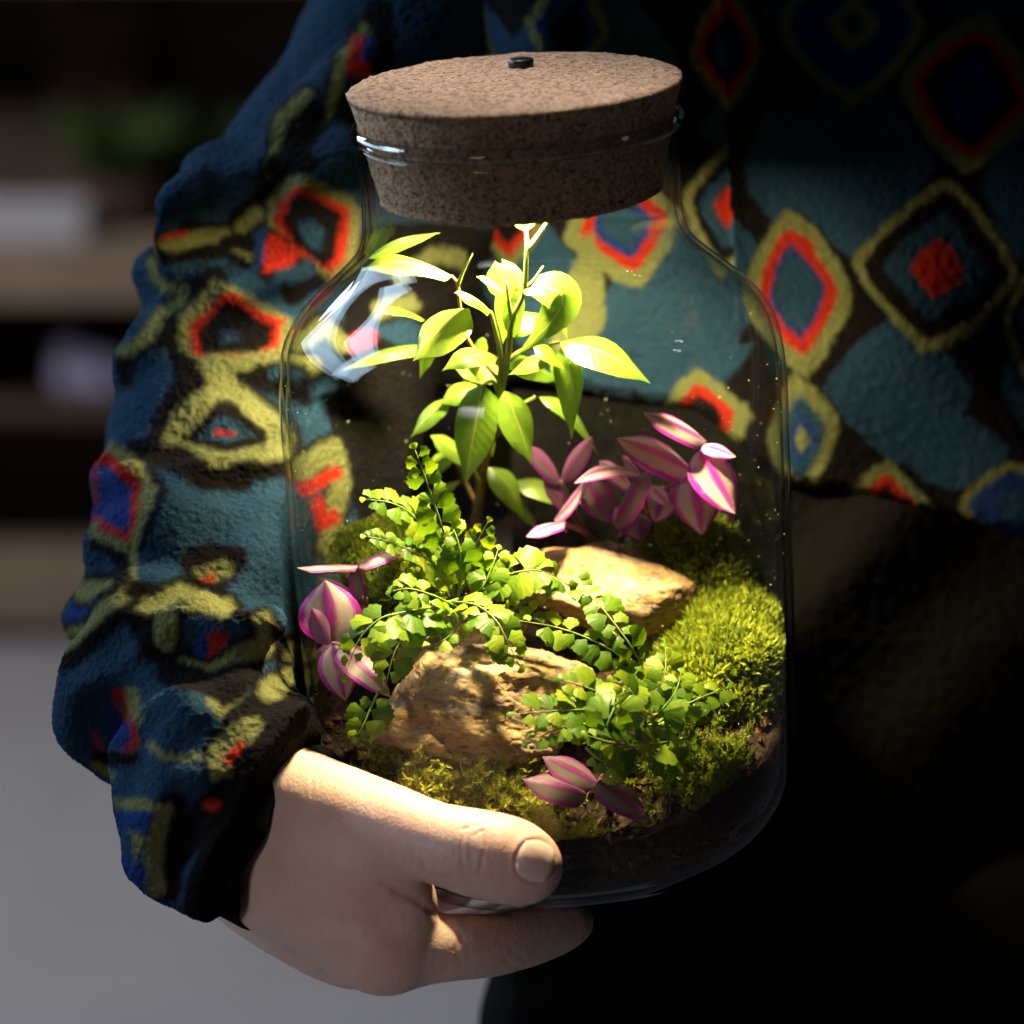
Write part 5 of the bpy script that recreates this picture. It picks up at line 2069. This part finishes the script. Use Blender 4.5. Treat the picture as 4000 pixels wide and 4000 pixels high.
def close_back(V, F, idx, back):
    """give a draped front its thickness: the body's sides and back"""
    n, m = idx.shape
    loop = list(idx[:, 0]) + list(idx[-1, 1:]) + list(idx[-2::-1, -1]) + list(idx[0, -2:0:-1])
    k = len(V)
    Vb = V[loop] + FWDn * back
    c = V.mean(0) + FWDn * back
    V2 = np.concatenate([V, Vb, c[None]])
    Fs = []
    L = len(loop)
    for i in range(L):
        j = (i + 1) % L
        Fs.append((loop[i], loop[j], k + j, k + i))
    return V2, [tuple(f) for f in F.tolist()] + Fs + [(k + i, k + (i + 1) % L, k + L) for i in range(L)]


def hem_line(u):
    return np.interp(u, [1200, 2000, 2300, 2700, 2900, 3050, 3300, 3600, 4000, 4400], [1500, 1500, 1530, 1600, 1770, 1880, 1920, 2010, 2095, 2130]) + 8 * np.sin(u / 120)


def torso_dep(U, Vv):
    x = (U - 3000) / 1000
    o = .104 + .026 * np.clip((U - 2700) / 1000, 0, 2) ** 2 - .016 * np.clip((2000 - Vv) / 1000, -.5, 2.4)
    o = o + .10 * np.clip((2150 - U) / 500, 0, 1.6) ** 2 * np.clip((1700 - Vv) / 800, 0, 1)
    # folded front edge beside the jar neck
    fx = 2835 + (Vv - 500) * .06
    f = np.clip((1300 - Vv) / 500, 0, 1)
    o = o - .006 * f * np.exp(-np.clip(U - fx, 0, None) / 90) * (U > fx)
    # soft folds
    o = o + .0035 * np.sin(U / 210 + Vv / 330) * np.cos(Vv / 420) + .0025 * np.sin(U / 130 - Vv / 200 + 2)
    # curls in at the bottom seam
    o = o + .006 * np.clip(1 - np.abs(Vv - hem_line(U)) / 60, 0, 1) ** 2
    return o


def build_torso(parent):
    us = np.arange(1450, 4360, 9.0)
    ts = np.linspace(0, 1, 270)
    U, Tt = np.meshgrid(us, ts, indexing='ij')
    Vv = -260 + (hem_line(U) + 260) * Tt
    o = torso_dep(U, Vv)
    d = (D + o)[..., None]
    W = CAMn + d * (FWDn + ((U - 2000) / 2000 * T)[..., None] * RGTn - ((Vv - 2000) / 2000 * T)[..., None] * UPVn)
    n, m = U.shape
    idx = np.arange(n * m).reshape(n, m)
    F = np.stack([idx[:-1, :-1], idx[:-1, 1:], idx[1:, 1:], idx[1:, :-1]], -1).reshape(-1, 4)
    V = W.reshape(-1, 3)
    N = vnormals(V, F)
    if (N @ FWDn).mean() > 0:
        F = F[:, ::-1]
        N = -N
    V = V + N * (fbm(V, 650, 2, 91, .5) * .0006)[:, None]
    fold = (U > 2835 + (Vv - 500) * .06).ravel()
    c = torso_print(V, fold)
    k = len(V)
    V2, F2 = close_back(V, F, idx, .20)
    c2 = np.concatenate([c, np.tile(C_BLACK, (len(V2) - k, 1))])
    return part('jacket_body', V2, F2, M_FLEECE, parent, colors={'print': c2})


def build_hem(parent):
    us = np.arange(2000, 4360, 12.0)
    ts = np.linspace(0, 1, 200)
    U, Tt = np.meshgrid(us, ts, indexing='ij')
    top = hem_line(U) - 14
    Vv = top + (4400 - top) * Tt
    o = .106 + .026 * np.clip((U - 2700) / 1000, 0, 2) ** 2
    # pocket folds: a broad ridge running down to the left, and a hollow beside the jar
    d1 = (U - 3200) + (Vv - 2300) * .9
    o = o - .009 * np.exp(-(d1 / 210) ** 2) * np.exp(-((Vv - 2350) / 520) ** 2)
    d2 = (U - 3500) + (Vv - 2900) * .7
    o = o - .010 * np.exp(-(d2 / 280) ** 2) * np.exp(-((Vv - 2850) / 480) ** 2)
    o = o + .020 * np.clip((Vv - 2500) / 900, 0, 1.5) + .004 * np.sin(U / 140 + Vv / 190)
    d = (D + o)[..., None]
    W = CAMn + d * (FWDn + ((U - 2000) / 2000 * T)[..., None] * RGTn - ((Vv - 2000) / 2000 * T)[..., None] * UPVn)
    n, m = U.shape
    idx = np.arange(n * m).reshape(n, m)
    F = np.stack([idx[:-1, :-1], idx[:-1, 1:], idx[1:, 1:], idx[1:, :-1]], -1).reshape(-1, 4)
    V = W.reshape(-1, 3)
    N = vnormals(V, F)
    if (N @ FWDn).mean() > 0:
        F = F[:, ::-1]
        N = -N
    V = V + N * (fbm(V, 480, 2, 95, .6) * .0010)[:, None]
    V2, F2 = close_back(V, F, idx, .18)
    return part('hem_panel', V2, F2, M_BLACKF, parent)


def build_trousers(parent):
    ch = [(2500, 3650, .20, 620), (2420, 4100, .22, 620), (2450, 5200, .22, 560)]
    ch2 = [(3700, 3650, .21, 700), (3750, 5200, .23, 640)]
    prims = [prim(a, b, .02) for a, b in zip(ch[:-1], ch[1:])] + [prim(a, b, .02) for a, b in zip(ch2[:-1], ch2[1:])]

    def post(G, F):
        return F + .003 * fbm(G, 30, 3, 55)
    V, F = sdf_grid(prims, .004, post)
    return part('trousers', V, F, M_BLACKF, parent)


def build_cuff(parent):
    ctr = Vector(CUFF_C)
    ax = Vector(CUFF_AX)
    maj = camv(-.44, -.90, 0)
    maj = (maj - maj.dot(ax) * ax).normalized()
    mnr = ax.cross(maj).normalized()
    A0, B0 = 362 / PXM, .0275
    V = []
    n = 120
    rows = [(-.012, .96), (-.0105, 1.02), (-.006, 1.045), (-.002, 1.04), (-.0003, 1.025), (.0, 1.01), (-.0008, .995), (-.010, .985), (-.016, .98)]
    for (t, s) in rows:
        for i in range(n):
            th = 2 * math.pi * i / n
            wv = 1 + .012 * math.sin(5 * th + t * 200) + .006 * math.sin(11 * th)
            V.append(ctr + ax * (t + .0012 * math.sin(7 * th)) + maj * (A0 * s * wv * math.cos(th)) + mnr * (B0 * s * wv * math.sin(th)))
    F = []
    for k in range(len(rows) - 1):
        for i in range(n):
            j = (i + 1) % n
            F.append((k * n + i, k * n + j, (k + 1) * n + j, (k + 1) * n + i))
    V = np.array([npv(p) for p in V])
    return part('cuff', V, np.array(F), M_BLACKF, parent)


jacket = build_torso(person)
jacket.name = 'fleece_jacket'
build_sleeve(jacket)
build_cuff(jacket)
build_hem(jacket)
build_trousers(person)
